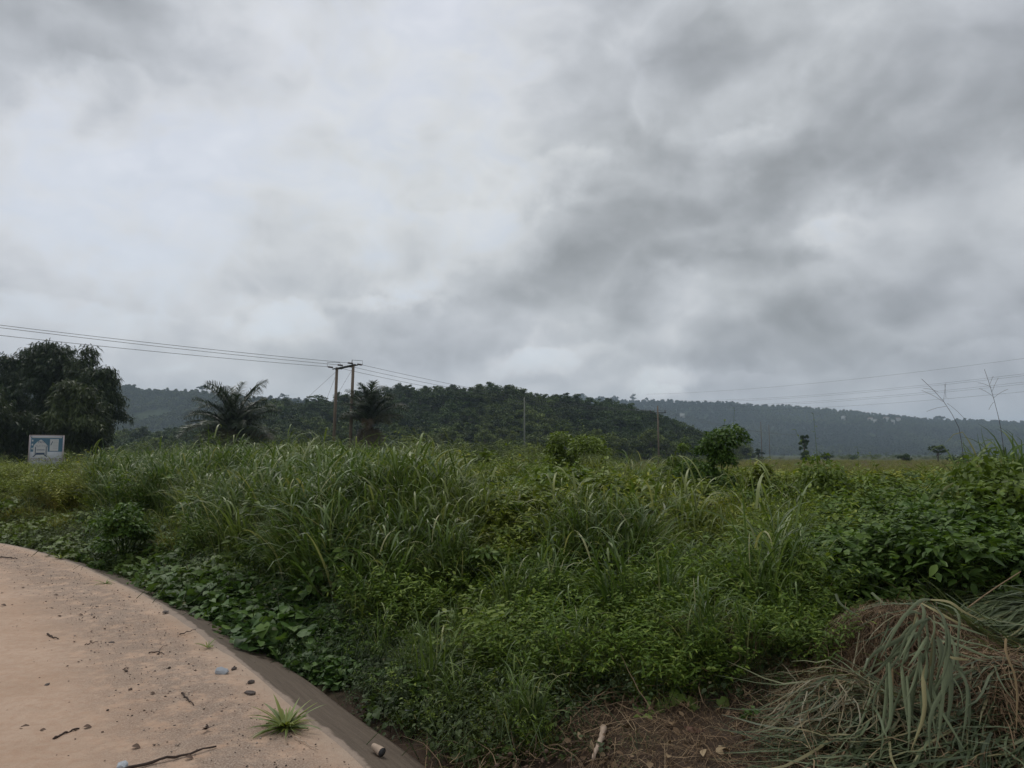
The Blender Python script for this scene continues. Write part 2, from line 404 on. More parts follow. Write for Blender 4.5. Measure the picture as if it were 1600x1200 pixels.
def wob(x, y, f, ph=0.):
    return (np.sin(x * f + 1.3 * np.sin(y * f * .7 + ph) + ph) * np.cos(y * f * 1.1 + ph * 2 + .8 * np.sin(x * f * .6)))
def ground_h(x, y, s=None):
    x = np.asarray(x, float); y = np.asarray(y, float)
    if s is None: s = edge_dist(x, y)
    az = x / np.maximum(y, 1.)
    rise = .30 + .55 * sst(.25, -.25, az)
    h = -.16 + rise * sst(.4, 5.0, s) + .12 * sst(.4, 1.4, s)
    h = h + (.05 * wob(x, y, 1.9) + .09 * wob(x, y, .75, 1.)) * sst(.5, 2.5, s)
    far = sst(20, 60, y + .3 * np.abs(x))
    h = h * (1 - far) - .55 * far + .15 * far * wob(x, y, .05, 2.)
    h = np.where(s < .40, -.16 - .2 * sst(.4, .0, s), h)
    return h

xs = np.concatenate([-np.geomspace(6000, 9, 70), np.arange(-8.8, 9, .22), np.geomspace(9.2, 6000, 70)])
ys = np.concatenate([-np.geomspace(300, 8, 12), np.arange(-7, 14, .22), np.geomspace(14.2, 6200, 130)])
X, Y = np.meshgrid(xs, ys, indexing='ij'); Z = ground_h(X, Y)
g = Geo(); g.add(np.stack([X, Y, Z], -1).reshape(-1, 3), grid_tris(len(xs), len(ys))[:, ::-1])
m, t, out = mat_new('soil_and_turf')
geo = t.node('ShaderNodeNewGeometry').outputs['Position']
sp = t.node('ShaderNodeSeparateXYZ'); t.l.new(geo, sp.inputs[0])
n_a = t.noise(geo, 3.5, 6, .65); n_b = t.noise(geo, 22, 6, .7); n_c = t.noise(geo, .035, 5, .6)
soil = t.mix(n_b.outputs[0], (.028, .018, .012), (.105, .070, .048))
soil = t.mix(t.ramp(n_a.outputs[0], [(.35, 0.), (.65, 1.)]), soil, (.058, .042, .030))
veg = t.mix(n_b.outputs[0], (.020, .030, .012), (.045, .058, .022))
near = t.math('MULTIPLY', t.math('SUBTRACT', sp.outputs[1], 5.2), .9, clamp=True)
field = t.mix(t.ramp(n_c.outputs[0], [(.38, 0.), (.62, 1.)]), (.066, .068, .033), (.044, .058, .023))
farf = t.math('MULTIPLY', t.math('SUBTRACT', sp.outputs[1], 30), .03, clamp=True)
c = t.mix(farf, t.mix(near, soil, veg), field)
b = t.node('ShaderNodeBsdfPrincipled'); t.l.new(c, b.inputs['Base Color']); b.inputs['Roughness'].default_value = .95; b.inputs['Specular IOR Level'].default_value = .15
bp = t.node('ShaderNodeBump'); bp.inputs['Strength'].default_value = .9; bp.inputs['Distance'].default_value = .03
t.l.new(n_b.outputs[0], bp.inputs['Height']); t.l.new(bp.outputs[0], b.inputs['Normal']); t.l.new(b.outputs[0], out.inputs[0])
ground = link('ground', g.mesh('ground', [m], True)); tag(ground, kind='structure')

# road: a strip that follows the edge, bounded on the right by the concrete kerb
def offset_curve(dist):
    tg = np.gradient(EDGE, axis=0); tg /= np.linalg.norm(tg, axis=1)[:, None]
    nr = np.stack([tg[:, 1], -tg[:, 0]], 1)        # towards + side
    return EDGE + nr * dist
offs = np.concatenate([[0, -.05, -.12], -np.arange(.2, 6.6, .08)])
sgn = 1 if edge_dist(*(offset_curve(.3)[20])) > 0 else -1
def dense(c, n):
    s_ = np.concatenate([[0], np.cumsum(np.hypot(*np.diff(c, axis=0).T))]); q = np.linspace(0, s_[-1], n)
    return np.stack([np.interp(q, s_, c[:, 0]), np.interp(q, s_, c[:, 1])], 1)
EDGE = dense(EDGE, 420)
rows = []
for o in offs:
    c_ = offset_curve(o * sgn)
    # tyre tracks pressed into the sand, faint lip at the edge
    z = .004 * wob(c_[:, 0], c_[:, 1], 1.3) + .003 * wob(c_[:, 0], c_[:, 1], 4.1, 2)
    z -= 0.026 * math.exp(-((-o - 1.75) / .16) ** 2) + .014 * math.exp(-((-o - 3.4) / .18) ** 2)
    z += .012 * math.exp(-((-o - 1.42) / .10) ** 2) - (.006 if o > -.2 else 0)
    rows.append(np.concatenate([c_, z[:, None] + 0 * c_[:, :1]], 1))
rows = np.array(rows)
g = Geo(); T = grid_tris(len(offs), 420); g.add(rows.reshape(-1, 3), T if sgn > 0 else T[:, ::-1])
m, t, out = mat_new('pinkish_sand')
geo = t.node('ShaderNodeNewGeometry').outputs['Position']
ed = t.node('ShaderNodeAttribute', attribute_name='edge').outputs['Fac']
n_a = t.noise(geo, 1.1, 6, .6); n_b = t.noise(geo, 90, 5, .7); n_c = t.noise(geo, 14, 5, .65)
base = t.mix(t.ramp(n_a.outputs[0], [(.35, 0.), (.65, 1.)]), (.455, .318, .226), (.545, .395, .292))
base = t.mix(t.ramp(n_c.outputs[0], [(.42, 0.), (.75, .55)]), base, (.40, .235, .15))
base = t.mix(t.math('MULTIPLY', t.ramp(n_b.outputs[0], [(.60, 0.), (.72, 1.)]), .55), base, (.15, .105, .08))
base = t.mix(t.math('MULTIPLY', t.ramp(ed, [(0.30, 0.), (.345, 1.), (.39, 0.), (.64, 0.), (.68, .8), (.73, 0.)]), t.ramp(t.noise(geo, 6, 6, .7).outputs[0], [(.35, 0.), (.55, .9)])), base, (.37, .235, .155))
stain = t.noise(geo, .55, 4, .6).outputs[0]
base = t.mix(t.ramp(stain, [(.56, 0.), (.68, .45)]), base, (.40, .245, .155))
grit = t.math('MULTIPLY', t.ramp(ed, [(0, 0.), (.02, .25), (.05, .9), (.11, 1.), (.17, .7), (.24, .12), (.5, .04), (1, .03)]), t.ramp(t.noise(geo, 4.5, 6, .75).outputs[0], [(.38, 0.), (.52, 1.)]))
gc = t.ramp(t.noise(geo, 95, 3, .8).outputs[0], [(.40, (.055, .048, .042)), (.50, (.15, .125, .105)), (.60, (.42, .35, .29))])
base = t.mix(t.math('MULTIPLY', grit, .58), base, gc)
base = t.mix(t.ramp(ed, [(0, .5), (.012, .3), (.03, 0.)]), base, (.33, .275, .22))
b = t.node('ShaderNodeBsdfPrincipled'); t.l.new(base, b.inputs['Base Color']); b.inputs['Roughness'].default_value = .9; b.inputs['Specular IOR Level'].default_value = .2
bp = t.node('ShaderNodeBump'); bp.inputs['Strength'].default_value = .9; bp.inputs['Distance'].default_value = .010
hh = t.math('ADD', n_b.outputs[0], t.math('MULTIPLY', n_c.outputs[0], 1.5))
t.l.new(hh, bp.inputs['Height']); t.l.new(bp.outputs[0], b.inputs['Normal']); t.l.new(b.outputs[0], out.inputs[0])
me = g.mesh('road', [m], True)
a = me.attributes.new('edge', 'FLOAT', 'POINT'); a.data.foreach_set('value', np.repeat(-offs / 5.0, 420).astype(np.float32))
tag(link('road', me), kind='structure')

prof = [(-.06, -.016), (.02, -.004), (.05, -.010), (.12, -.038), (.20, -.062), (.28, -.085), (.37, -.108), (.40, -.125), (.42, -.40)]
g = Geo(); rows = []
for o, z in prof:
    c0_ = offset_curve(o * sgn); jag = .005 * wob(c0_[:, 0], c0_[:, 1], 7.3) + .004 * wob(c0_[:, 0], c0_[:, 1], 17.1, 2.); c_ = offset_curve(o * sgn + (jag[:, None] if 0 < o < .3 else 0)); zz = z + .004 * wob(c_[:, 0], c_[:, 1], 3.1) + .3 * jag * (o < .1)
    rows.append(np.concatenate([c_, zz[:, None]], 1))
T = grid_tris(len(prof), 420); g.add(np.array(rows).reshape(-1, 3), T[:, ::-1] if sgn > 0 else T)
m, t, out = mat_new('stained_concrete')
geo = t.node('ShaderNodeNewGeometry').outputs['Position']
st = t.vmath('MULTIPLY', t.vmath('ADD', geo, t.vmath('SCALE', t.noise(geo, 1.5, 2).outputs['Color'], scale=.15)), (9, 5.5, 20))
u = t.node('ShaderNodeAttribute', attribute_name='across').outputs['Fac']
n_s = t.node('ShaderNodeTexNoise', noise_dimensions='4D')
al = t.node('ShaderNodeAttribute', attribute_name='along').outputs['Fac']
cb = t.node('ShaderNodeCombineXYZ'); t.set(cb.inputs[0], t.math('MULTIPLY', al, 2.2)); t.set(cb.inputs[1], t.math('MULTIPLY', u, 22.))
n_s = t.noise(cb.outputs[0], 1.0, 6, .65, .6); n_b = t.noise(geo, 60, 4, .7)
c = t.mix(t.ramp(n_s.outputs[0], [(.3, 0.), (.7, 1.)]), (.078, .056, .038), (.155, .116, .082))
c = t.mix(t.ramp(n_s.outputs[0], [(.66, 0.), (.72, .7)]), c, (.24, .20, .165))
c = t.mix(t.ramp(t.math('ADD', u, t.math('MULTIPLY', t.math('SUBTRACT', t.noise(geo, 5, 6, .7).outputs[0], .5), .30)), [(0, 1.), (.07, .8), (.11, 0.)]), c, (.34, .26, .20))
c = t.mix(t.math('MULTIPLY', n_b.outputs[0], .5), c, (.07, .055, .042))
b = t.node('ShaderNodeBsdfPrincipled'); t.l.new(c, b.inputs['Base Color']); b.inputs['Roughness'].default_value = .75; b.inputs['Specular IOR Level'].default_value = .3
bp = t.node('ShaderNodeBump'); bp.inputs['Strength'].default_value = .7; bp.inputs['Distance'].default_value = .006
t.l.new(t.math('ADD', n_s.outputs[0], n_b.outputs[0]), bp.inputs['Height']); t.l.new(bp.outputs[0], b.inputs['Normal']); t.l.new(b.outputs[0], out.inputs[0])
me = g.mesh('kerb', [m], True)
a = me.attributes.new('across', 'FLOAT', 'POINT'); a.data.foreach_set('value', np.repeat(np.array([max(p[0], 0) / .42 for p in prof]), 420).astype(np.float32))
ln = np.concatenate([[0], np.cumsum(np.hypot(*np.diff(EDGE, axis=0).T))])
a = me.attributes.new('along', 'FLOAT', 'POINT'); a.data.foreach_set('value', np.tile(ln, len(prof)).astype(np.float32))
tag(link('kerb', me), kind='structure')

# ------------------------------------------------------------------ hills
def hill(name, dist, depth_front, depth_back, prof_px, sub, mat, nx=140, ny=50, rough=1.0, clip=-2.):
    px = np.array([p[0] for p in prof_px], float); py = np.array([p[1] for p in prof_px], float)
    cx = (px - 800) / F * dist; cz = np.array([at_y(a_, b_, dist)[2] for a_, b_ in prof_px]) - sub
    def h(x, y):
        # the crest line shifts with the azimuth, so the profile is seen at its own distance
        top = np.interp(x / np.maximum(y, 1) * dist, cx, cz)
        v = np.where(y < dist, (dist - y) / depth_front, (y - dist) / depth_back)
        f = 1 - sst(0, 1, v) ** .9
        w = wob(x, y, 6 / depth_front, .7) * .10 + wob(x, y, 14 / depth_front, 2.7) * .06 + wob(x, y * .4, 34 / depth_front, 1.7) * .035
        return clip + (top - clip) * np.clip(f + w * rough * f * np.minimum(1, v * 4), 0, 1.1)
    y = np.concatenate([np.linspace(dist - depth_front, dist, ny), np.linspace(dist, dist + depth_back, 14)[1:]])
    q = np.linspace(cx[0], cx[-1], nx)
    XX, YY = np.meshgrid(q, y, indexing='ij'); XX = XX * YY / dist
    g = Geo(); g.add(np.stack([XX, YY, h(XX, YY)], -1).reshape(-1, 3), grid_tris(nx, len(y))[:, ::-1])
    return tag(link(name, g.mesh(name, [mat], True)), kind='structure'), h, (cx[0] / dist, cx[-1] / dist)
m, t, out = mat_new('hill_undergrowth')
geo = t.node('ShaderNodeNewGeometry').outputs['Position']
n_a = t.noise(geo, .02, 6, .6); n_b = t.noise(geo, .4, 5, .7)
c = t.mix(n_b.outputs[0], (.016, .026, .010), (.040, .056, .020))
c = t.mix(t.ramp(n_a.outputs[0], [(.60, 0.), (.68, .8)]), c, (.062, .080, .028))
b = t.node('ShaderNodeBsdfPrincipled'); t.l.new(c, b.inputs['Base Color']); b.inputs['Roughness'].default_value = 1; b.inputs['Specular IOR Level'].default_value = .1
t.l.new(b.outputs[0], out.inputs[0]); HILLM = m
near_hill, h_near, az_near = hill('hill', 320, 150, 160, [(60, 700), (150, 690), (300, 672), (340, 660), (400, 640), (460, 630), (520, 626), (600, 614), (690, 607), (770, 607), (820, 618), (900, 624), (950, 632), (1000, 646), (1040, 662), (1080, 680), (1130, 692), (1190, 703), (1260, 709)], 4.6, HILLM)
left_hill, h_left, az_left = hill('hill', 1200, 500, 500, [(-350, 640), (-150, 600), (0, 585), (120, 592), (190, 603), (240, 611), (290, 610), (330, 612), (390, 620), (450, 622), (520, 628), (620, 640), (720, 660), (800, 690)], 9, HILLM)
right_hill, h_right, az_right = hill('hill', 2000, 900, 700, [(640, 640), (760, 632), (880, 619), (940, 622), (1000, 627), (1060, 630), (1150, 633), (1250, 638), (1320, 642), (1400, 649), (1450, 655), (1500, 656), (1600, 660), (1750, 668), (1900, 680), (2100, 700)], 11, HILLM, 200)

# ------------------------------------------------------------------ scatter of stuff by geometry nodes
def scatter(name, mats_objs, pos, rotz, tilt, scale, tint, idx, label=None):
    """one stuff object; its instances come from a node tree"""
    coll = bpy.data.collections.new(name + '_sources')
    for o in mats_objs: coll.objects.link(o)
    pos = np.asarray(pos, float); n = len(pos)
    me = bpy.data.meshes.new(name); me.vertices.add(n); me.vertices.foreach_set('co', pos.astype(np.float32).ravel())
    r = np.zeros((n, 3)); r[:, 2] = rotz; r[:, 0:2] = tilt
    a = me.attributes.new('rotation_xyz', 'FLOAT_VECTOR', 'POINT'); a.data.foreach_set('vector', r.astype(np.float32).ravel())
    for k, v in (('size', scale), ('tint', tint)):
        a = me.attributes.new(k, 'FLOAT', 'POINT'); a.data.foreach_set('value', np.broadcast_to(v, (n,)).astype(np.float32).copy())
    a = me.attributes.new('pick', 'INT', 'POINT'); a.data.foreach_set('value', np.asarray(idx, np.int32))
    ob = link(name, me); tag(ob, kind='stuff')
    if label: ob['label'] = label
    ng = bpy.data.node_groups.new(name + '_scatter', 'GeometryNodeTree')
    ng.interface.new_socket('Geometry', in_out='INPUT', socket_type='NodeSocketGeometry')
    ng.interface.new_socket('Geometry', in_out='OUTPUT', socket_type='NodeSocketGeometry')
    N, L = ng.nodes, ng.links
    gi, go = N.new('NodeGroupInput'), N.new('NodeGroupOutput')
    iop = N.new('GeometryNodeInstanceOnPoints'); ci = N.new('GeometryNodeCollectionInfo')
    ci.inputs['Collection'].default_value = coll; ci.inputs['Separate Children'].default_value = True; ci.inputs['Reset Children'].default_value = True
    def att(nm, ty):
        q = N.new('GeometryNodeInputNamedAttribute'); q.data_type = ty; q.inputs['Name'].default_value = nm
        return q.outputs['Attribute']
    e2r = N.new('FunctionNodeEulerToRotation')
    L.new(gi.outputs[0], iop.inputs['Points']); L.new(ci.outputs[0], iop.inputs['Instance'])
    iop.inputs['Pick Instance'].default_value = True
    L.new(att('pick', 'INT'), iop.inputs['Instance Index']); L.new(att('rotation_xyz', 'FLOAT_VECTOR'), e2r.inputs[0])
    L.new(e2r.outputs[0], iop.inputs['Rotation']); L.new(att('size', 'FLOAT'), iop.inputs['Scale'])
    L.new(iop.outputs[0], go.inputs[0])
    md = ob.modifiers.new('scatter', 'NODES'); md.node_group = ng
    return ob
def src(name, me): return bpy.data.objects.new(name, me)     # not linked to the scene: only a source for copies

# ------------------------------------------------------------------ plant meshes
rng = np.random.default_rng(7)
def tall_grass(seed, n=44, H=1.35, wid=.028):
    r = np.random.default_rng(seed); g = Geo()
    L = r.uniform(.55, 1.1, n) * H * 1.15
    blades(g, r, n, L, r.uniform(.5, 1.25, n) * wid, r.uniform(1.12, 1.54, n), r.uniform(.3, 2.9, n), .16, 9, pw=2.8, R=r.random(n) ** 1.3)
    # upright stems with blades leaving them higher up
    ns = n // 4
    for k in range(ns):
        a, q = r.uniform(0, 6.28), r.uniform(0, .14); c = np.array([q * math.cos(a), q * math.sin(a), 0]); hh = r.uniform(.4, .75) * H
        yaw = np.array([r.uniform(0, 6.28)])
        tip = blades(g, r, 1, hh, .010, r.uniform(1.4, 1.55), .12, 0, 3, R=.3, centre=c, yaw=yaw, taper=9)
        for j in range(3):
            f = .45 + .27 * j
            blades(g, r, 1, r.uniform(.35, .65) * H * .8, wid * r.uniform(.7, 1.2), r.uniform(.9, 1.3), r.uniform(1.2, 2.8), 0, 7, R=r.random(), centre=c + (tip[0] - c) * f, pw=1.6)
    return g
def fine_grass(seed, n=90, H=.5):
    r = np.random.default_rng(seed); g = Geo()
    blades(g, r, n, r.uniform(.5, 1.15, n) * H, r.uniform(.004, .009, n), r.uniform(.7, 1.5, n), r.uniform(.3, 2.2, n), .14, 5, pw=1.5)
    return g
def herb(seed, stems=9, H=.75, leaf=.075, per=16, tm=OVATE, spread=.18, up=(1.1, 1.5), m=0, width=.006):
    r = np.random.default_rng(seed); g = Geo()
    for k in range(stems):
        a, q = r.uniform(0, 6.28), r.uniform(0, spread); th = r.uniform(*up); yaw = a + r.normal(0, .6); hh = H * r.uniform(.55, 1.1)
        n = 6; pts = [np.array([q * math.cos(a), q * math.sin(a), 0.])]
        for j in range(n):
            tt = th - .5 * (j / n) ** 2 + r.normal(0, .06)
            pts.append(pts[-1] + np.array([math.cos(tt) * math.cos(yaw), math.cos(tt) * math.sin(yaw), math.sin(tt)]) * hh / n)
        pts = np.array(pts)
        V, T = tube(pts, np.linspace(width, width * .4, n + 1) * .6, 3, False); g.add(V, T, .25, m)
        f = np.sort(r.uniform(.15, 1, per)); P_ = np.stack([np.interp(f * n, np.arange(n + 1), pts[:, i]) for i in range(3)], 1)
        ya = np.arange(per) * 2.4 + r.uniform(0, 6) + r.normal(0, .3, per)
        place(g, tm, P_, ya, r.normal(.15, .35, per), r.normal(0, .35, per), leaf * r.uniform(.6, 1.25, per) * (1.15 - .4 * f), np.clip(r.normal(.45, .25, per) + .25 * (f - .5), 0, 1), m)
        # side shoots
        for j in range(3):
            f0 = r.uniform(.3, .9); c = np.array([np.interp(f0 * n, np.arange(n + 1), pts[:, i]) for i in range(3)])
            ya = r.uniform(0, 6.28); pk = 6; sl = hh * .3
            dv = np.array([math.cos(ya) * .8, math.sin(ya) * .8, .6]); Q = c + dv * np.linspace(.2, 1, pk)[:, None] * sl
            V, T = tube([c, c + dv * sl], [width * .4, width * .2], 3, False); g.add(V, T, .25, m)
            place(g, tm, Q, ya - math.pi / 2 + np.tile([.9, -.9], 3), r.normal(.1, .3, pk), r.normal(0, .3, pk), leaf * r.uniform(.6, 1.1, pk), np.clip(r.normal(.55, .2, pk), 0, 1), m)
    return g
def creeper(seed, n=46, rad=.30, leaf=.085, tm=HEART, H=.22, m=0, rlo=.55):
    r = np.random.default_rng(seed); g = Geo()
    a = r.uniform(0, 6.28, n); q = rad * np.sqrt(r.random(n)); z = H * (r.random(n) ** .7) * (1 - .5 * (q / rad) ** 2)
    P_ = np.stack([q * np.cos(a), q * np.sin(a), z + .02], 1)
    place(g, tm, P_, r.uniform(0, 6.28, n), r.normal(-.25, .35, n), r.normal(0, .35, n), leaf * r.uniform(rlo, 1.2, n), np.clip(r.normal(.45, .26, n), 0, 1), m)
    for k in range(7):
        aa = r.uniform(0, 6.28); b0 = np.array([r.normal(0, rad * .4), r.normal(0, rad * .4), 0]); e0 = np.array([math.cos(aa), math.sin(aa), 0]) * rad * .9
        V, T = tube([b0, b0 + e0 * .4 + [0, 0, H * .7], b0 + e0 + [0, 0, H * .35]], .0025, 3, False); g.add(V, T, .15, m)
    return g
def bush(seed, H=1.0, Rr=.55, n=1500, leaf=.09, tm=OVATE, m=0, cl=14):
    """leafy shrub made of leafy shoots gathered in clumps"""
    r = np.random.default_rng(seed); g = Geo()
    C_ = []; rad = []
    for k in range(cl):
        a = r.uniform(0, 6.28); zz = r.uniform(.12, .86) * H; q = Rr * math.sqrt(r.random()) * (1.15 - .65 * (zz / H))
        C_.append([q * math.cos(a), q * math.sin(a), zz * (1 - .35 * (q / Rr) * r.random())]); rad.append(r.uniform(.16, .40) * Rr)
    C_ = np.array(C_); rad = np.array(rad)
    for c in C_:
        mid = c * [.35, .35, .5]; V, T = tube([[0, 0, 0], mid + r.normal(0, .03, 3), c], [.012, .009, .004], 4, False); g.add(V, T, .1, m)
    k = r.integers(0, cl, n); dirv = r.normal(0, 1, (n, 3)); dirv /= np.linalg.norm(dirv, axis=1)[:, None]; dirv[:, 2] = np.abs(dirv[:, 2]) * .9 - .25
    P_ = C_[k] + dirv * (rad[k] * r.random(n) ** .35 * 1.1)[:, None]; P_[:, 2] = np.maximum(P_[:, 2], .02)
    ya = np.arctan2(dirv[:, 1], dirv[:, 0]) - math.pi / 2 + r.normal(0, .6, n)
    place(g, tm, P_, ya, r.normal(-.15, .35, n), r.normal(0, .35, n), leaf * r.uniform(.6, 1.25, n), np.clip(r.normal(.42, .24, n) + .18 * dirv[:, 2], 0, 1), m)
    ns = cl; tips = C_ + r.normal(0, 1, (ns, 3)) * [.15, .15, .0] * Rr
    for c, rr in zip(C_, rad):                       # long young shoots sticking out
        if r.random() < .8:
            q = 7; top = c + np.array([r.normal(0, .16), r.normal(0, .16), rr * r.uniform(1.0, 1.9)]); Q = c + (top - c) * np.linspace(.4, 1, q)[:, None]
            V, T = tube([c, top], [.004, .002], 3, False); g.add(V, T, .3, m)
            place(g, tm, Q, np.arange(q) * 2.4, r.normal(.2, .3, q), 0, leaf * r.uniform(.5, .9, q), np.clip(r.normal(.75, .15, q), 0, 1), m)
    return g

G_TALL = [src('tall_grass_tuft.%03d' % i, tall_grass(20 + i).mesh('tall_grass_tuft', [M['grass']])) for i in range(5)]
G_FINE = [src('fine_grass_tuft.%03d' % i, fine_grass(30 + i).mesh('fine_grass_tuft', [M['finegrass']])) for i in range(4)]
G_HERB = [src('leafy_herb.%03d' % i, herb(40 + i, H=.7 + .1 * (i % 2), leaf=.06 + .012 * (i % 3)).mesh('leafy_herb', [M['herb']])) for i in range(4)]
G_LANCE = [src('narrow_leaf_herb.%03d' % i, herb(50 + i, stems=10, H=.75, leaf=.085, per=20, tm=LANCE).mesh('narrow_leaf_herb', [M['herb']])) for i in range(3)]
G_BROAD = [src('broad_leaf_herb.%03d' % i, bush(60 + i, H=.75, Rr=.42, n=420, leaf=.085, cl=9).mesh('broad_leaf_herb', [M['broad']])) for i in range(4)]
G_CREEP = [src('creeper_mat.%03d' % i, creeper(70 + i).mesh('creeper_mat', [M['creeper']])) for i in range(5)]
G_WEED = [src('small_weed_mat.%03d' % i, creeper(80 + i, n=[130, 190, 100, 150][i], rad=.28, leaf=[.040, .028, .050, .036][i], tm=[OVATE, OVATE, HEART, LANCE][i], H=[.26, .34, .2, .42][i], rlo=.35).mesh('small_weed_mat', [M['weed']])) for i in range(4)]
def rank(seed, n=26):
    r = np.random.default_rng(seed); g = Geo()
    blades(g, r, n, r.uniform(.3, .7, n), r.uniform(.003, .008, n), r.uniform(.2, 1.3, n), r.uniform(.2, 1.6, n), .2, 5)
    return g
G_DRY = [src('dry_stalks.%03d' % i, rank(90 + i).mesh('dry_stalks', [M['straw']])) for i in range(3)]

# ------------------------------------------------------------------ layout of the vegetation near the road
def vnoise(x, y, f, seed):
    r = np.random.default_rng(seed); G_ = r.random((64, 64)); u = (x * f) % 63; v = (y * f) % 63
    i = u.astype(int); j = v.astype(int); a = u - i; b_ = v - j; a = a * a * (3 - 2 * a); b_ = b_ * b_ * (3 - 2 * b_)
    return (G_[i, j] * (1 - a) + G_[i + 1, j] * a) * (1 - b_) + (G_[i, j + 1] * (1 - a) + G_[i + 1, j + 1] * a) * b_
def sample_area(rng, n, y0, y1, amax=.86, pw=1.0):
    y = y0 + (y1 - y0) * rng.random(n) ** pw; x = rng.uniform(-1, 1, n) * amax * y + rng.uniform(-.6, .6, n)
    return x, y
NEAR = [sample_area(rng, 13000, 3.4, 9, pw=.75), sample_area(rng, 9000, 8, 17, pw=.85), sample_area(rng, 9500, 16, 42, pw=.9)]
x = np.concatenate([a for a, _ in NEAR]); y = np.concatenate([b for _, b in NEAR]); 
s = edge_dist(x, y); ok = s > np.interp(y, [3, 6, 8, 11], [.60, .56, .48, .38]) + .12 * (rng.random(len(x)) - .5); x, y, s = x[ok], y[ok], s[ok]
z = ground_h(x, y, s); px, py = proj(x, y, z)
soil_zone = ((px > 850) & (py > 1118 - .16 * (px - 850) + 60 * (vnoise(x, y, 3, 3) - .5))) | ((px > 1290) & (py > 965)) | ((px > 780) & (py > 1175))
n1_, n2_, n3_ = vnoise(x, y, 1.1, 1), vnoise(x, y, .55, 2), vnoise(x + 9, y + 4, .8, 5)
u = rng.random(len(x)); kind = np.full(len(x), -1)           # 0 tall 1 fine 2 herb 3 lance 4 broad 5 creeper 6 weed 7 dry
def choose(mask, table):
    tot = sum(w for _, w in table); c = 0
    for k, w in table:
        lo, hi = c / tot, (c + w) / tot; kind[mask & (u >= lo) & (u < hi)] = k; c += w
left, midl, mid, right = px < 150, (px >= 150) & (px < 720), (px >= 720) & (px < 1080), px >= 1080
choose(left, [(1, 3), (3, 3), (2, 2.4), (7, 1.2), (0, .5)])
choose(midl & (s > 1.25), [(0, 5), (3, .8), (2, .6), (1, 1.2), (5, .6)])
choose(midl & (s > 1.25) & (n1_ > .62), [(0, 2.2), (2, 2.0), (4, .6), (5, 2)])
choose(mid, [(1, 1.3), (2, 3.8), (3, 2.2), (0, .2), (4, 1.0)])
choose(mid & (n1_ > .74), [(0, 3), (2, 1), (1, 1)])
choose(right, [(4, 2.6), (2, 3.6), (3, 2.4), (1, .8)])
choose(right & (n2_ > .66), [(2, 3), (3, 2), (1, 2)])
choose((px < 720) & (s <= 1.25), [(5, 8), (6, 2.4), (1, .4), (2, .25)])
choose((px >= 560) & (px < 1080) & (py > 930 + 60 * n3_), [(6, 4.6), (5, 1.0), (1, 1.7), (7, 1.6), (2, 1.2), (3, 1.2), (0, .22)])
choose((px < 300) & (s <= 2.2), [(5, 6), (6, 3), (1, 1.4)])
choose((px > 1000) & (px < 1290) & (py > 850), [(6, 3), (3, 2.6), (7, 1.2), (1, 3.0), (2, 1.4), (0, .25)])
choose((px >= 1290) & (py > 900), [(6, 3), (4, 1.5), (7, .6), (1, .6)])
choose((y > 24) & (px > 700), [(1, 3), (2, 3), (3, 2), (7, .3)])
kind[(py > 900) & (vnoise(x, y, 2.4, 41) > .80) & (rng.random(len(x)) < .8)] = -1
kind[soil_zone & (u < .93)] = -1; kind[soil_zone & (u >= .93)] = 6; kind[soil_zone & (u >= .985)] = 5; kind[soil_zone & (px > 1290) & (py > 965)] = -1
SKX = [-200, 0, 150, 300, 450, 600, 700, 850, 1000, 1100, 1250, 1450, 1600, 1900]
SKT = [718, 717, 706, 694, 694, 700, 708, 718, 718, 718, 722, 716, 706, 704]
lowk = (kind == 5) | (kind == 6)
hsc = np.where(lowk, np.clip(.40 + .075 * y, .62, 1.), np.where(s < 1.2, .6, 1.) * np.clip(.52 + .07 * (y - 3), .5, 1.)) * (.62 + .76 * vnoise(x + 2, y + 7, 1.25, 21))
tint = np.zeros(len(x))
tint = np.where((px > 600) & (px < 1250), .15 + .75 * np.clip((n2_ - .35) * 2, 0, 1), tint)
tint = np.where(px >= 1100, .15 + .85 * np.clip((n1_ - .35) * 2.2, 0, 1) * sst(6, 9, y), tint)
tint = np.where(left, .35 + .6 * n1_, tint)
tint = np.where((px >= 150) & (px <= 600), .45 * np.clip((n2_ - .5) * 2, 0, 1), tint)
tint = np.clip(tint * np.where(py > 930, .22, .72) * np.where(kind == 4, .6, 1.), 0, 1)
HK = {k_: float(np.mean([max(v.co.z for v in o_.data.vertices) for o_ in G_])) for k_, G_ in enumerate([G_TALL, G_FINE, G_HERB, G_LANCE, G_BROAD, G_CREEP, G_WEED, G_DRY])}
zcap = np.array([at_y(a_, np.interp(a_, SKX, SKT), b_)[2] for a_, b_ in zip(px, y)]) - z
hsc = hsc * np.where(soil_zone, .55, 1.)
cap = np.maximum(zcap, .3) / np.array([HK.get(int(k_), 1.) for k_ in kind])
SP = {0: ('tall_grass', G_TALL, .60, 1.0), 1: ('fine_grass', G_FINE, .7, 1.35), 2: ('leafy_herbs', G_HERB, .6, 1.15), 3: ('narrow_leaf_herbs', G_LANCE, .6, 1.2),
      4: ('broad_leaf_herbs', G_BROAD, .7, 1.3), 5: ('creepers', G_CREEP, .8, 1.4), 6: ('small_weeds', G_WEED, .8, 1.4), 7: ('dry_stalks', G_DRY, .7, 1.4)}
taken = np.zeros(len(x), bool)
def plant_copy(name, me, loc, rz, tilt, sc_, tint_, label, cat, group):
    o = link(name, me); o.location = tuple(float(v) for v in loc); o.rotation_euler = (tilt[0], tilt[1], rz); o.scale = (sc_,) * 3
    return tag(o, label, cat, group, tint=tint_)
scl = np.zeros(len(x))
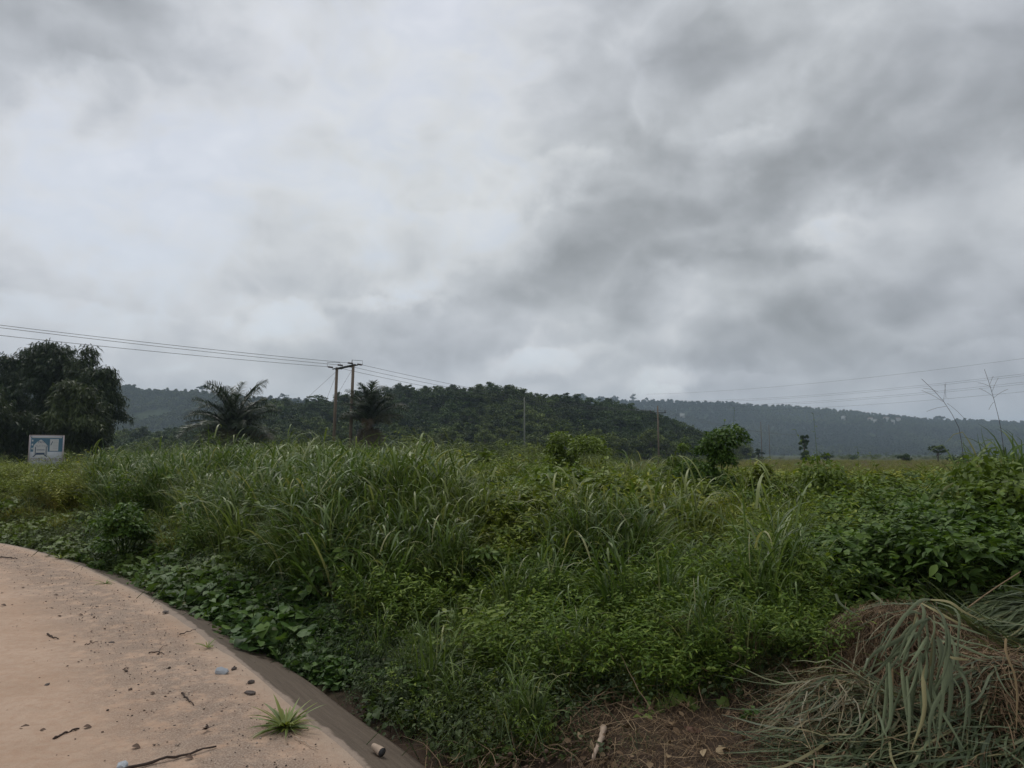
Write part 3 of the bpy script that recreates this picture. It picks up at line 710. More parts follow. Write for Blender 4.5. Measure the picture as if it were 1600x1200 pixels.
for k, (nm, G_, lo, hi) in SP.items():
    q = kind == k; scl[q] = np.minimum(rng.uniform(lo, hi, q.sum()) * hsc[q], cap[q] * rng.uniform(.62, 1.12, q.sum()) * (.72 + .62 * n3_[q]))
# the largest plant of each stretch of the bank is an object of its own
COLS = [(-40, 60, 'below the sign'), (60, 150, 'just right of the sign'), (150, 230, 'below the right end of the bamboo'), (230, 310, 'below the left ridge'), (310, 400, 'below the spreading palm'), (400, 480, 'left of the twin poles'),
        (480, 560, 'below the twin poles'), (560, 640, 'below the upright palm'), (640, 720, 'right of the upright palm'), (720, 800, 'below the wooded hilltop'), (800, 880, 'below the pale slender pole'), (880, 960, 'below the broad bush'),
        (960, 1040, 'below the single pole'), (1040, 1110, 'left of the rounded bush'), (1110, 1200, 'below the rounded bush'), (1200, 1290, 'below the creeper-hung tree'), (1290, 1380, 'left of the hay heap bush'), (1380, 1460, 'below the thorn tree'), (1460, 1560, 'below the seed stalks'), (1560, 1660, 'at the right edge')]
ROWS = [(4, 6.2, 'low on the slope'), (6.2, 8.6, 'on the lower slope'), (8.6, 12, 'on the middle slope'), (12, 16.5, 'on the upper slope'), (16.5, 24, 'along the top of the slope')]
NAMES = {0: ('grass_tussock', 'grass tussock', 'largest grass tussock'), 1: ('fine_grass_tuft', 'grass tuft', 'largest fine grass tuft'), 2: ('leafy_herb', 'herb', 'largest leafy herb'), 4: ('leafy_shrub', 'shrub', 'largest broad-leaved plant'), 3: ('narrow_leaf_herb', 'herb', 'largest narrow-leaved herb')}
for k, (nm, cat, lab) in NAMES.items():
    for c0, c1, cl_ in COLS:
        for r0, r1, rl in ROWS:
            q = np.where((kind == k) & ~taken & (px >= c0) & (px < c1) & (y >= r0) & (y < r1))[0]
            if len(q) < 3 or (k in (1, 3) and r0 > 12): continue
            i = q[np.argmax(scl[q])]; taken[i] = True
            plant_copy(nm, SP[k][1][int(rng.integers(len(SP[k][1])))].data, (x[i], y[i], z[i] - .03), rng.uniform(0, 6.28), rng.normal(0, .08, 2), scl[i] * 1.1, tint[i], lab + ' ' + rl + ' ' + cl_, cat, {0: 'grass tussocks on the bank', 1: 'fine grass tufts on the bank', 2: 'leafy herbs on the bank', 3: 'narrow-leaved herbs on the bank', 4: 'broad-leaved plants on the bank'}[k])
for k, (nm, G_, lo, hi) in SP.items():
    q = np.where((kind == k) & ~taken)[0]
    if not len(q): continue
    scatter(nm, G_, np.stack([x[q], y[q], z[q] - .03], 1), rng.uniform(0, 6.28, len(q)), rng.normal(0, .12, (len(q), 2)), scl[q], tint[q], rng.integers(0, len(G_), len(q)))

# named, individually placed shrubs and clumps: (kind, px, top py, depth, width px, label)
def stand(px_, depth): 
    xx = (px_ - 800) / F * (depth * math.cos(PITCH) + 0); return xx, depth
BUSHES = [(1130, 684, 13.5, 125, 'rounded dark green bush, taller than its neighbours, standing before the far blue ridge', 0.),
          (905, 688, 17.0, 140, 'broad leafy bush in front of the right end of the wooded hill', .2),
          (1062, 712, 16.5, 44, 'spindly upright shrub standing before the brown field beside the single power pole', .1),
          (1390, 800, 7.5, 200, 'dark glossy bush directly behind the brown hay heap', 0.),
          (1590, 748, 7.4, 240, 'large-leaved bush at the right edge of the picture above the cut green grass', .15),
          (1290, 738, 10.5, 150, 'tall leafy bush left of the dark bush behind the hay heap', .15),
          (1480, 748, 11.5, 130, 'green bush under the tall bending grass near the right edge', .3),
          (1206, 734, 12.5, 120, 'light green bush to the right of the rounded dark bush', .35),
          (1072, 796, 8.6, 60, 'dark stalked shrub with large leaves standing alone in the yellow-green herbs', 0.),
          (205, 800, 11.0, 90, 'dark vine-covered bush beside the grass where the kerb bends away', 0.),
          (440, 850, 9.0, 90, 'dark leafy bush in a gap of the tall grass', 0.),
          (690, 716, 17.0, 110, 'yellow-green bush on the skyline of the grass to the right of the twin poles', .25)]
BM = {}
for i, (bx, top, dep, wpx, lab, ti) in enumerate(BUSHES):
    xx = (bx - 800) / F * dep; zg = float(ground_h(xx, dep)); zt = at_y(bx, top, dep)[2]; H = max(zt - zg, .4); Rr = wpx / F * dep / 2
    me = bush(200 + i, H=H, Rr=Rr * 1.15, n=int((5200 if i < 2 else 2600) * min(2.2, .6 + H * Rr * 1.4)), leaf=.075 if dep > 9 else .095, cl=18).mesh('leafy_bush', [M['broad']])
    o = link('leafy_bush', me); o.location = (xx, dep, zg - .03); o.scale[2] = H / float(np.percentile([v.co.z for v in me.vertices], 93)); tag(o, lab, 'bush', tint=ti)
CLUMPS = [(988, 700, 16, 'grass clump with nodding tips standing before the brown field', .0, 1.4),
          (905, 775, 10.5, 'dense blue-green grass clump in the middle of the slope right of centre', 0., 1.),
          (962, 838, 8.4, 'upright grass clump below the blue-green one, mid slope', .1, .8),
          (1128, 918, 6.6, 'short bright grass clump at the foot of the slope left of the hay heap', .1, .62),
          (590, 850, 8.6, 'long-bladed grass clump low on the bank in front of the creepers', 0., 1.),
          (455, 870, 8.2, 'dark grass clump with stiff upright blades above the kerb', 0., .9),
          (668, 790, 11, 'grass clump with two pale bent blades on the middle slope', .1, 1.),
          (285, 700, 17, 'tallest grass clump on the left, its tips against the dark hedge', .05, 1.5),
          (395, 700, 17, 'tall grass clump standing in front of the spreading palm', .05, 1.5)]
for i, (bx, top, dep, lab, ti, ht) in enumerate(CLUMPS):
    xx = (bx - 800) / F * dep; zg = float(ground_h(xx, dep)); zt = at_y(bx, top, dep)[2]
    me = tall_grass(300 + i, n=70, H=max(zt - zg, .5) * 1.0, wid=.030).mesh('grass_clump', [M['grass']])
    o = link('grass_clump', me); o.location = (xx, dep, zg - .03); o.scale = (max(zt - zg, .5) / max(v.co.z for v in me.vertices),) * 3; tag(o, lab, 'grass clump', tint=ti)

# ------------------------------------------------------------------ trees
def crown_geo(g, r, centre, rx, rz, clumps, n, leaf, tm=CARD, m=0, flat=1.0, shell=.45):
    C_ = []; 
    while len(C_) < clumps:
        v = r.uniform(-1, 1, 3)
        if .25 < np.linalg.norm(v) < 1: C_.append(v)
    C_ = np.array(C_) * [rx * .75, rx * .75, rz * .75] + centre; rad = r.uniform(.22, .42, clumps) * rx
    k = r.integers(0, clumps, n); dv = r.normal(0, 1, (n, 3)); dv /= np.linalg.norm(dv, axis=1)[:, None]; dv[:, 2] = np.where(dv[:, 2] < 0, dv[:, 2] * .4, dv[:, 2]) * flat
    P_ = C_[k] + dv * (rad[k] * r.random(n) ** shell)[:, None]
    place(g, tm, P_, r.uniform(0, 6.28, n), r.normal(0, .5, n), r.normal(0, .5, n), leaf * r.uniform(.5, 1.3, n), np.clip(r.normal(.4, .2, n) + np.repeat(0, n) + (r.random(clumps)[k] - .5) * .5, 0, 1), m)
    return C_
def tree_geo(seed, H=6., rx=2.4, n=900, leaf=.42, clumps=14, trunk=.14, flat=.7, low=.25, tm=CARD):
    r = np.random.default_rng(seed); gc, gt = Geo(), Geo(); rz = H * (1 - low) / 2
    C_ = crown_geo(gc, r, np.array([0, 0, H - rz]), rx, rz, clumps, n, leaf, flat=flat, tm=tm)
    V, T = tube([[0, 0, -.3], [r.normal(0, .05) * H, r.normal(0, .05) * H, H * .35], [0, 0, H * .75]], [trunk, trunk * .7, trunk * .3], 6); gt.add(V, T, .5)
    for c in C_[:8]:
        b0 = np.array([0, 0, H * r.uniform(.25, .5)]); V, T = tube([b0, (b0 + c) / 2 + [0, 0, -.05 * H], c], [trunk * .45, trunk * .3, trunk * .12], 4, False); gt.add(V, T, .5)
    return gc, gt
def joined(gc, gt, name, lm, cut=None):
    g = Geo(); 
    for a, b_, r_, in zip(gc.V, gc.T, gc.R): g.V.append(a); g.T.append(b_ + 0); g.R.append(r_); g.M.append(np.zeros(len(b_)))
    off = gc.n
    for a, b_, r_ in zip(gt.V, gt.T, gt.R): g.V.append(a); g.T.append(b_ + off); g.R.append(r_); g.M.append(np.ones(len(b_)))
    return g.mesh(name, [lm, M['bark']])
HILLTREES = [src('hill_tree.%03d' % i, joined(*tree_geo(400 + i, H=H, rx=rx, n=n, leaf=.40, clumps=c, low=lw, flat=.7), 'hill_tree', M['tree']))
             for i, (H, rx, n, c, lw) in enumerate([(6, 2.9, 1300, 18, .1), (4.6, 3.4, 1400, 20, .1), (7.5, 2.6, 1300, 18, .15), (4, 2.8, 1000, 14, .0), (3, 2.6, 900, 12, .0), (8, 4.0, 1600, 18, .35)])]
FARTREES = [src('ridge_tree.%03d' % i, joined(*tree_geo(420 + i, H=H, rx=rx, n=230, leaf=2.3, clumps=8, low=.05, trunk=.3), 'ridge_tree', M['far'])) for i, (H, rx) in enumerate([(11, 6), (13, 5), (9, 6.5), (16, 5.5)])]
SCRUB = [src('scrub_bush.%03d' % i, bush(430 + i, H=H, Rr=Rr, n=700, leaf=.26, tm=SPRAY, cl=14).mesh('scrub_bush', [M['tree']])) for i, (H, Rr) in enumerate([(2.2, 1.6), (1.6, 1.5), (3.0, 1.7), (1.2, 1.3)])]
# wood on the near hill
n = 7600; yy = 320 - 150 * rng.random(n) ** 1.0 * 1.0 + rng.uniform(0, 25, n); az = rng.uniform(*az_near, n); xx = az * yy
zz = h_near(xx, yy); ok = zz > -.2; xx, yy, zz = xx[ok], yy[ok], zz[ok]
patch = vnoise(xx + 500, yy, .03, 8); patch2 = vnoise(xx + 500, yy, .09, 18)
scatter('hillside_wood', HILLTREES, np.stack([xx, yy, zz - .4], 1), rng.uniform(0, 6.28, len(xx)), np.zeros((len(xx), 2)), rng.uniform(.42, 1.05, len(xx)) * (.60 + .7 * patch2),
        np.clip(.15 + 1.3 * (patch - .42) + .5 * (1 - sst(0, 12, zz)), 0, 1) * rng.random(len(xx)) ** .7, rng.integers(0, 6, len(xx)))
# woods on the far ridges
def far_wood(name, h, azr, d0, d1, n, sc_, clear=None):
    yy = d0 + (d1 - d0) * rng.random(n); xx = rng.uniform(*azr, n) * yy; zz = h(xx, yy)
    ok = zz > 0
    if clear is not None: ok &= ~clear(xx, yy, zz)
    xx, yy, zz = xx[ok], yy[ok], zz[ok]; p_ = vnoise(xx + 3000, yy, .006, 9)
    scatter(name, FARTREES, np.stack([xx, yy, zz - 1.], 1), rng.uniform(0, 6.28, len(xx)), np.zeros((len(xx), 2)), rng.uniform(.6, 1.1, len(xx)) * sc_, np.clip((p_ - .40) * 2.0, 0, .9) * (.5 + .5 * rng.random(len(xx))), rng.integers(0, 4, len(xx)))
def clear_left(x_, y_, z_):
    a_, b_ = proj(x_, y_, z_); return (((a_ - 236) / 34) ** 2 + ((b_ - 650 + .12 * (a_ - 236)) / 9) ** 2 < 1)
far_wood('left_ridge_wood', h_left, (-.78, 0.0), 720, 1230, 10500, .8, clear_left)
far_wood('right_ridge_wood', h_right, (-.1, .95), 1150, 2060, 17000, 1.0)
# scrub in front of the hill and on the plain
n = 2600; yy = 42 + 135 * rng.random(n) ** 1.1; az = rng.uniform(-.80, .30, n); xx = az * yy; ok = (vnoise(xx + 300, yy, .07, 11) > .30 + .35 * sst(.0, .3, az)) ; xx, yy, az = xx[ok], yy[ok], az[ok]
zz = np.maximum(ground_h(xx, yy), np.where(yy > 172, h_near(xx, yy), -9))
scatter('plain_scrub', SCRUB, np.stack([xx, yy, zz - .1], 1), rng.uniform(0, 6.28, len(xx)), np.zeros((len(xx), 2)), rng.uniform(.6, 1.35, len(xx)) * (1 - .35 * sst(.0, .3, az)) * np.where((az < -.42) & (yy < 70), .7, 1), np.clip(vnoise(xx + 300, yy, .1, 12) * 1.1 + .1, 0, 1), rng.integers(0, 4, len(xx)))
n = 900; yy = 170 + 900 * rng.random(n) ** 1.4; xx = rng.uniform(.20, .82, n) * yy; ok = vnoise(xx, yy, .02, 14) > .62; xx, yy = xx[ok], yy[ok]
scatter('distant_scrub', SCRUB, np.stack([xx, yy, ground_h(xx, yy) - .1], 1), rng.uniform(0, 6.28, len(xx)), np.zeros((len(xx), 2)), rng.uniform(.7, 1.6, len(xx)), rng.random(len(xx)) * .6, rng.integers(0, 4, len(xx)))
# rough grass of the open field
n = 9000; yy = 38 + 190 * rng.random(n) ** 1.3; xx = rng.uniform(.02, .84, n) * yy
scatter('field_grass', G_FINE + G_DRY, np.stack([xx, yy, ground_h(xx, yy)], 1), rng.uniform(0, 6.28, n), np.zeros((n, 2)), rng.uniform(1.2, 2.4, n), .15 + .45 * rng.random(n), rng.integers(0, 7, n))

def tree_thing(name, bx, base_py, dep, H, rx, label, cat='tree', group=None, n=900, leaf=.45, clumps=14, low=.25, flat=.7, trunk=.15, seed=1, lm='tree', zoff=None, tint=0.):
    xx = (bx - 800) / F * dep * 1.0; zb = at_y(bx, base_py, dep)[2] if zoff is None else zoff
    gc, gt = tree_geo(seed, H, rx, n, leaf, clumps, trunk, flat, low)
    root = empty(name, (xx, dep, zb)); tag(root, label, cat, group)
    tag(link('crown', gc.mesh('crown', [M[lm]]), root), tint=tint); link('trunk', gt.mesh('trunk', [M['bark']]), root)
    return root
# the creeper-hung tree: a knobbly head on a narrow neck over a wide skirt
r = np.random.default_rng(501); gc, gt = Geo(), Geo()
D = 190; u_ = D / F
for cx_, cz_, a_, b_, k in [(-1, 37, 6, 5, 420), (5, 40, 4.5, 4, 260), (-4, 31, 4.5, 4, 260), (4, 31, 4.5, 5, 260), (2, 24, 4, 4, 200), (-6, 22, 3.5, 3.5, 160), (1, 16, 6, 5, 360), (-2, 9, 8, 6, 500), (7, 7, 8, 5, 420), (15, 4, 6, 3, 240)]:
    crown_geo(gc, r, np.array([cx_ * u_, 0, cz_ * u_]), a_ * u_, b_ * u_, 6, k, .5)
V, T = tube([[0, 0, -.3], [.2, 0, 3.5], [0, 0, 7]], [.3, .2, .08], 6); gt.add(V, T)
root = empty('creeper_hung_tree', ((1254 - 800) / F * D, D, float(ground_h((1254 - 800) / F * D, D)))); tag(root, 'tall narrow creeper-hung tree with a knobbly head standing alone on the plain', 'tree')
link('crown', gc.mesh('crown', [M['tree']]), root); link('trunk', gt.mesh('trunk', [M['bark']]), root)
zg = -.55
tree_thing('field_bush', 1289, 712, 190, 2.6, 1.9, 'small round bush just right of the creeper-hung tree on the plain', 'bush', n=500, leaf=.35, low=.0, seed=502, zoff=zg)
tree_thing('field_bush', 1408, 712, 170, 2.3, 2.2, 'low rounded dark bush alone on the plain between the creeper-hung tree and the flat-topped tree', 'bush', n=600, leaf=.35, low=0., seed=503, zoff=zg)
tree_thing('flat_topped_tree', 1461, 712, 160, 4.6, 2.6, 'flat-topped thorn tree at the edge of the plain left of the tall bending grass', n=700, leaf=.35, low=.45, flat=.35, clumps=16, seed=504, zoff=zg)
tree_thing('field_bush', 1493, 712, 150, 2.2, 3.0, 'low flat bush right of the flat-topped thorn tree', 'bush', n=500, leaf=.33, low=0., flat=.5, seed=505, zoff=zg)
tree_thing('field_tree', 1184, 712, 200, 4.0, 1.6, 'small dark tree at the foot of the thin twin masts on the plain', n=400, leaf=.4, low=.1, seed=506, zoff=zg)
tree_thing('field_bush', 1330, 712, 260, 2.0, 3.2, 'low hedge-like bush on the plain, farther off between two larger ones', 'bush', n=300, leaf=.4, low=0., seed=507, zoff=zg)
tree_thing('stump_tree', 1134, 705, 240, 6.5, 1.9, 'two-headed small tree at the right foot of the wooded hill', n=400, leaf=.5, low=.35, seed=508, zoff=0)
# trees on the skyline
SKY = [('conical_tree', 883, 310, 6.0, 3.0, 'dark pointed tree on the crest at the right end of the wooded hill', 'near', 613),
       ('hill_tree', 745, 322, 5.5, 4.4, 'wide-crowned tree at the highest point of the wooded hill', 'near', 604),
       ('hill_tree', 705, 322, 5.0, 3.6, 'broad tree where the three wires meet the crest of the wooded hill', 'near', 605),
       ('hill_tree', 652, 320, 4.5, 3.0, 'rounded tree on the crest left of the point where the wires meet the hill', 'near', 612),
       ('hill_tree', 1020, 318, 4.5, 3.2, 'bushy tree on the falling right shoulder of the wooded hill behind the single pole', 'near', 650),
       ('umbrella_tree', 492, 300, 6.5, 4.2, 'umbrella-crowned tree on the crest left of the twin poles', 'near', 616),
       ('emergent_tree', 908, 1900, 22, 15, 'large flat-domed tree standing above the far ridge, leftmost of the skyline giants', 'right', 615),
       ('emergent_tree', 941, 1900, 17, 12, 'flat-domed tree second along the far ridge beside the wooded hill', 'right', 618),
       ('emergent_tree', 961, 1900, 17, 11, 'rounded tree third along the far ridge beside the wooded hill', 'right', 618),
       ('emergent_tree', 990, 1900, 26, 10, 'tallest dark column-like tree on the far ridge beside the bright cloud', 'right', 614),
       ('emergent_tree', 1010, 1900, 18, 9, 'rounded single tree on the far ridge just under the bright cloud', 'right', 621),
       ('emergent_tree', 1167, 1950, 20, 10, 'lone tree rising from the far ridge left of the transmission wires', 'right', 628),
       ('emergent_tree', 1337, 1950, 14, 9, 'dark tree on the far ridge above the scattered white houses', 'right', 641),
       ('emergent_tree', 1468, 1950, 14, 13, 'flat-crowned tree on the far ridge behind the tall seed stalks', 'right', 650),
       ('emergent_tree', 314, 1180, 11, 9, 'flat-domed tree alone on the crest of the left ridge beside the spreading palm', 'left', 602),
       ('emergent_tree', 218, 1180, 9, 6, 'small tree on the left ridge just right of the bamboo', 'left', 606),
       ('emergent_tree', 443, 1180, 14, 7, 'pointed tree on the left ridge seen between palm and twin poles', 'left', 614)]
for i, (nm, bx, dep, H, rx, lab, wh, top) in enumerate(SKY):
    xx = (bx - 800) / F * dep; zt = at_y(bx, top, dep)[2]
    if wh != 'near': H *= 1.15; rx *= 1.25
    fl = .42 if ('flat' in lab or 'umbrella' in lab or 'wide' in lab) else .8
    gc, gt = tree_geo(520 + i, H, rx, 650 if wh == 'near' else 420, .5 if wh == 'near' else rx * .17, 14, .16 if wh == 'near' else .6, fl, .35 if fl < .5 else .15)
    hf = {'near': h_near, 'right': h_right, 'left': h_left}[wh]
    zb = zt - H * .97
    root = empty(nm, (xx, dep, zb)); tag(root, lab, 'tree')
    link('crown', gc.mesh('crown', [M['tree' if wh == 'near' else 'far']]), root)
    gap_ = zb - float(hf(np.array(xx), np.array(dep)))
    if gap_ > 0: V, T = tube([[0, 0, -gap_ - 1], [0, 0, .2]], [.2 if wh == 'near' else .7] * 2, 6); gt.add(V, T)
    link('trunk', gt.mesh('trunk', [M['bark']]), root)

# bamboo clumps on the left
def bamboo(name, bx, dep, top_py, width_px, seed, label, n_culm=34, per=260, arch=1.0, ti=0.):
    r = np.random.default_rng(seed); xx = (bx - 800) / F * dep; zt = at_y(bx, top_py, dep)[2]; zg_ = float(ground_h(xx, dep)); H = zt - zg_; Rr = width_px / F * dep / 2
    root = empty(name, (xx, dep, zg_)); tag(root, label, 'bamboo', 'bamboo clumps on the left' if False else None)
    for k in range(n_culm):
        a = r.uniform(0, 6.28); reach = Rr * r.uniform(.15, 1.0) ** .8; hh = H * (1.06 - .45 * (reach / Rr) ** 1.6) * r.uniform(.82, 1.02)
        b0 = np.array([math.cos(a), math.sin(a), 0]) * Rr * .16 * r.random(); dv = np.array([math.cos(a), math.sin(a), 0])
        t_ = np.linspace(0, 1, 12)[:, None]
        # rises, arches over and hangs at the tip
        path = b0 + dv * reach * (t_ ** 2.0) + np.array([0, 0, 1.]) * hh * (np.sin(np.minimum(t_ * 1.25, 1.0) * math.pi / 2) - .30 * np.clip(t_ - .72, 0, 1) ** 1.2 * 2.2)
        V, T = tube(path, np.linspace(.055, .012, 12), 5, False); g = Geo(); g.add(V, T, .5)
        link('culm', g.mesh('culm', [M['bark']]), root)
        g = Geo(); n = per
        f = .22 + .78 * r.random(n) ** .8; P_ = np.stack([np.interp(f * 11, np.arange(12), path[:, i]) for i in range(3)], 1)
        # leafy side branches fan out and weep
        bl = r.random(n) ** .6 * Rr * .30 * (1.1 - .3 * f); ba = r.uniform(0, 6.28, n)
        P_ = P_ + np.stack([np.cos(ba) * bl, np.sin(ba) * bl, .12 * bl - .42 * bl ** 1.5], 1)
        m_ = P_[:, 2] > .2; P_ = P_[m_]; ba = ba[m_]; n = len(P_)
        for j in range(3):
            place(g, SPRAY, P_ + r.normal(0, .22, (n, 3)), ba - math.pi / 2 + r.normal(0, .9, n), r.normal(-.95, .4, n), r.normal(0, .5, n), r.uniform(.35, .75, n), np.clip(r.normal(.4, .22, n), 0, 1))
        tag(link('foliage', g.mesh('foliage', [M['bamboo']]), root), tint=ti)
    return root
for k_, (bx_, dp_, tp_, wd_, nc_, ti_, lb_) in enumerate([
    (78, 72, 531, 120, 20, .0, 'tallest dark bamboo clump, its rounded head against the sky above the white sign'), (18, 74, 547, 100, 16, .0, 'dark bamboo clump left of the tallest one, reaching almost as high'),
    (126, 70, 543, 80, 14, .1, 'narrow bamboo clump leaning out right of the tallest one'), (152, 67, 565, 76, 15, .05, 'arching bamboo clump at the right end, tips hanging in front of the ridge'),
    (-8, 60, 583, 110, 17, .15, 'lower lighter bamboo clump in front at the left edge of the picture'), (112, 62, 590, 96, 18, .25, 'rounded lighter bamboo clump in front, just above and right of the sign'),
    (158, 64, 628, 50, 9, .1, 'small low bamboo clump at the right foot of the group'), (44, 62, 632, 84, 12, .05, 'low dark bamboo clump directly behind the sign')]):
    bamboo('bamboo_clump', bx_, dp_, tp_, wd_, 601 + k_, lb_, nc_, 230, ti=ti_)

# oil palms
def frond_mesh(seed, L=4.6, pairs=58, dead=False, curl=1.0):
    r = np.random.default_rng(seed); g = Geo(); n = 14; th = 1.25 if not dead else .3; p = np.zeros(3); path = [p.copy()]; 
    for k in range(n):
        tt = th - curl * 1.35 * ((k + 1) / n) ** 1.5; p = p + np.array([0, math.cos(tt), math.sin(tt)]) * L / n; path.append(p.copy())
    path = np.array(path); V, T = tube(path, np.linspace(.055, .012, n + 1), 4, False); g.add(V, T, .8)
    f = np.repeat(np.linspace(.18, 1, pairs), 2); q = len(f); P_ = np.stack([np.interp(f * n, np.arange(n + 1), path[:, i]) for i in range(3)], 1)
    sd = np.tile([1, -1], pairs); ln = 1.05 * np.sin(np.clip(f * .85 + .15, 0, 1) * math.pi) ** .5 * L / 4.6 + .15
    seg = 4; rings = []; w = .030
    hd = sd * r.normal(.95, .10, q); dr = np.where(np.arange(q) // 2 % 2 == 0, .45, -.25) + r.normal(0, .12, q); pos = P_.copy()
    for k in range(seg + 1):
        t_ = k / seg; el = dr + .35 - 1.45 * t_ * (1.2 if dead else .8)
        dv = np.stack([np.sin(hd) * np.cos(el), np.cos(hd) * np.cos(el), np.sin(el)], 1)
        wv = np.stack([np.cos(hd), -np.sin(hd), np.zeros(q)], 1) * (w * (1 - t_ ** 2) + .004)
        rings.append(np.stack([pos - wv, pos + wv], 1)); pos = pos + dv * (ln / seg)[:, None]
    V = np.stack(rings, 1).reshape(-1, 3); T0 = grid_tris(seg + 1, 2); T = (T0[None] + (np.arange(q) * (seg + 1) * 2)[:, None, None]).reshape(-1, 3)
    g.add(V, T, np.repeat(np.clip(r.normal(.4, .2, q), 0, 1), (seg + 1) * 2)); return g
FR = [frond_mesh(700 + i, L, curl=cu).mesh('frond', [M['palm']]) for i, (L, cu) in enumerate([(4.6, .7), (4.9, 1.0), (4.5, 1.35), (4.8, .85)])]
FD = frond_mesh(710, 4.0, dead=True, curl=1.15).mesh('dead_frond', [M['palm']])
def palm(bx, dep, hub_py, scale, seed, label, n_f=30, dead=8, trunk_r=.3, up=0.):
    r = np.random.default_rng(seed); xx = (bx - 800) / F * dep; zh = at_y(bx, hub_py, dep)[2]; zg_ = float(ground_h(xx, dep)) - .1
    root = empty('oil_palm', (xx, dep, zg_)); tag(root, label, 'palm')
    g = Geo(); hh = zh - zg_; k = np.linspace(0, 1, 9)[:, None]
    V, T = tube(np.array([0, 0, 1.]) * hh * k, trunk_r * (1.15 + .12 * np.sin(np.arange(9) * 2.2)), 9); g.add(V, T); link('trunk', g.mesh('trunk', [M['bark']]), root)
    for i in range(n_f):
        f = i / n_f; ang = i * 2.4 + r.normal(0, .15); me = FR[int(r.integers(4))]; o = link('frond', me, root)
        tilt = .30 + .25 * up - (1.40 - .45 * up) * f ** 1.0 + r.normal(0, .06)        # young ones upright, old ones low
        o.location = (0, 0, hh - .1 - .35 * f); o.rotation_mode = 'XYZ'
        o.rotation_euler = Matrix.Rotation(ang, 3, 'Z').to_4x4().__matmul__(Matrix.Rotation(tilt, 4, 'X')).to_euler(); s_ = scale * r.uniform(.8, 1.08) * (1 - .12 * f); o.scale = (s_,) * 3
        o['tint'] = float(max(0, (f - .75) * 2.2) * r.random())
    for i in range(dead):
        o = link('frond', FD, root); o['label'] = 'withered brown frond hanging against the trunk'; o.location = (0, 0, hh - .5); o['tint'] = .35
        o.rotation_euler = (Matrix.Rotation(r.uniform(0, 6.28), 4, 'Z') @ Matrix.Rotation(r.uniform(-1.35, -.75), 4, 'X')).to_euler(); o.scale = (scale * r.uniform(.8, 1.0),) * 3
    return root
palm(366, 62, 672, 1.14, 801, 'wide spreading oil palm with arching fronds left of the twin poles', 44, 8)
palm(577, 74, 657, 1.0, 802, 'upright oil palm with a brown skirt of dead fronds directly behind the right pole', 40, 40, up=.55)

# ------------------------------------------------------------------ poles and wires
def lathe_pole(g, x0, y0, z0, x1, y1, z1, r0, r1): V, T = tube([[x0, y0, z0], [(x0 + x1) / 2, (y0 + y1) / 2, (z0 + z1) / 2], [x1, y1, z1]], [r0, (r0 + r1) / 2, r1], 10); g.add(V, T)
DP = 76.0
def wpt(px_, py_, dep): return at_y(px_, py_, dep)
bl_, br_ = wpt(520, 716, DP), wpt(546, 716, DP - 1.5); tl_, tr_ = wpt(526.5, 574, DP), wpt(552, 569, DP - 1.5)
zb = -.6
root = empty('utility_pole', ((bl_[0] + br_[0]) / 2, DP - .7, zb)); tag(root, 'twin wooden poles joined by a cross-beam at the top, carrying three wires', 'power pole')
O = np.array(root.location)
def part(name, build, mat, parent=None, smooth=False, label=None):
    g = Geo(); build(g); o = link(name, g.mesh(name, [mat], smooth), parent or root)
    if label: o['label'] = label
    return o
for a_, b_ in ((bl_, tl_), (br_, tr_)):
    part('pole', lambda g: lathe_pole(g, a_[0] - O[0], a_[1] - O[1], 0, b_[0] - O[0], b_[1] - O[1], b_[2] - O[2], .185, .15), M['pole'], smooth=True)
axis = (tr_ - tl_); axis /= np.linalg.norm(axis); q1, q2 = tl_ - axis * .45 - O, tr_ + axis * .55 - O
perp = np.cross(axis, [0, 0, 1]); perp /= np.linalg.norm(perp)
for sgn_ in (-1, 1):
    part('crossarm', lambda g: g.add(*tube([q1 + perp * .20 * sgn_ + [0, 0, -.15], q2 + perp * .20 * sgn_ + [0, 0, -.12]], .075, 4)), M['iron'])
mid_ = (tl_ + tr_) / 2 - O
# strain insulators: three towards the left span, three towards the right
LEFT_END = np.array([-66., 22., 12.2]); RIGHT_END = at_y(1028, 646, 132.)
att = [tl_ - axis * .3, (tl_ + tr_) / 2, tr_ + axis * .3]
wl, wr = [], []
for i, a_ in enumerate(att):
    for tgt, lst in ((LEFT_END, wl), (RIGHT_END, wr)):
        dv = tgt - a_; dv /= np.linalg.norm(dv); s0, s1 = a_ + dv * .25 - O, a_ + dv * 1.0 - O
        def ins(g):
            for k in range(5):
                c0 = s0 + (s1 - s0) * (.12 + .17 * k); V, T = tube([c0, c0 + dv * .05], [.11, .06], 8); g.add(V, T)
            g.add(*tube([s0, s1], .03, 5))
        part('insulator', ins, M['insul']); lst.append(s1 + O)
for i, (dx0, dx1) in enumerate([(-1.0, .1), (1.0, 0)]):
    base_ = (wl[0] if i == 0 else wr[2]) - O; c0 = base_; c3 = (tl_ + axis * .5 if i == 0 else tr_ - axis * .2) - O + np.array([0, 0, .25])
    part('jumper', lambda g: g.add(*tube([c0, c0 + [0, 0, .45], c3 + [0, 0, .22], c3], .022, 4)), M['wire'])
part('pin_insulator', lambda g: g.add(*tube([tr_ - axis * .2 - O, tr_ - axis * .2 - O + [0, 0, .5]], [.05, .03], 6)), M['insul'])
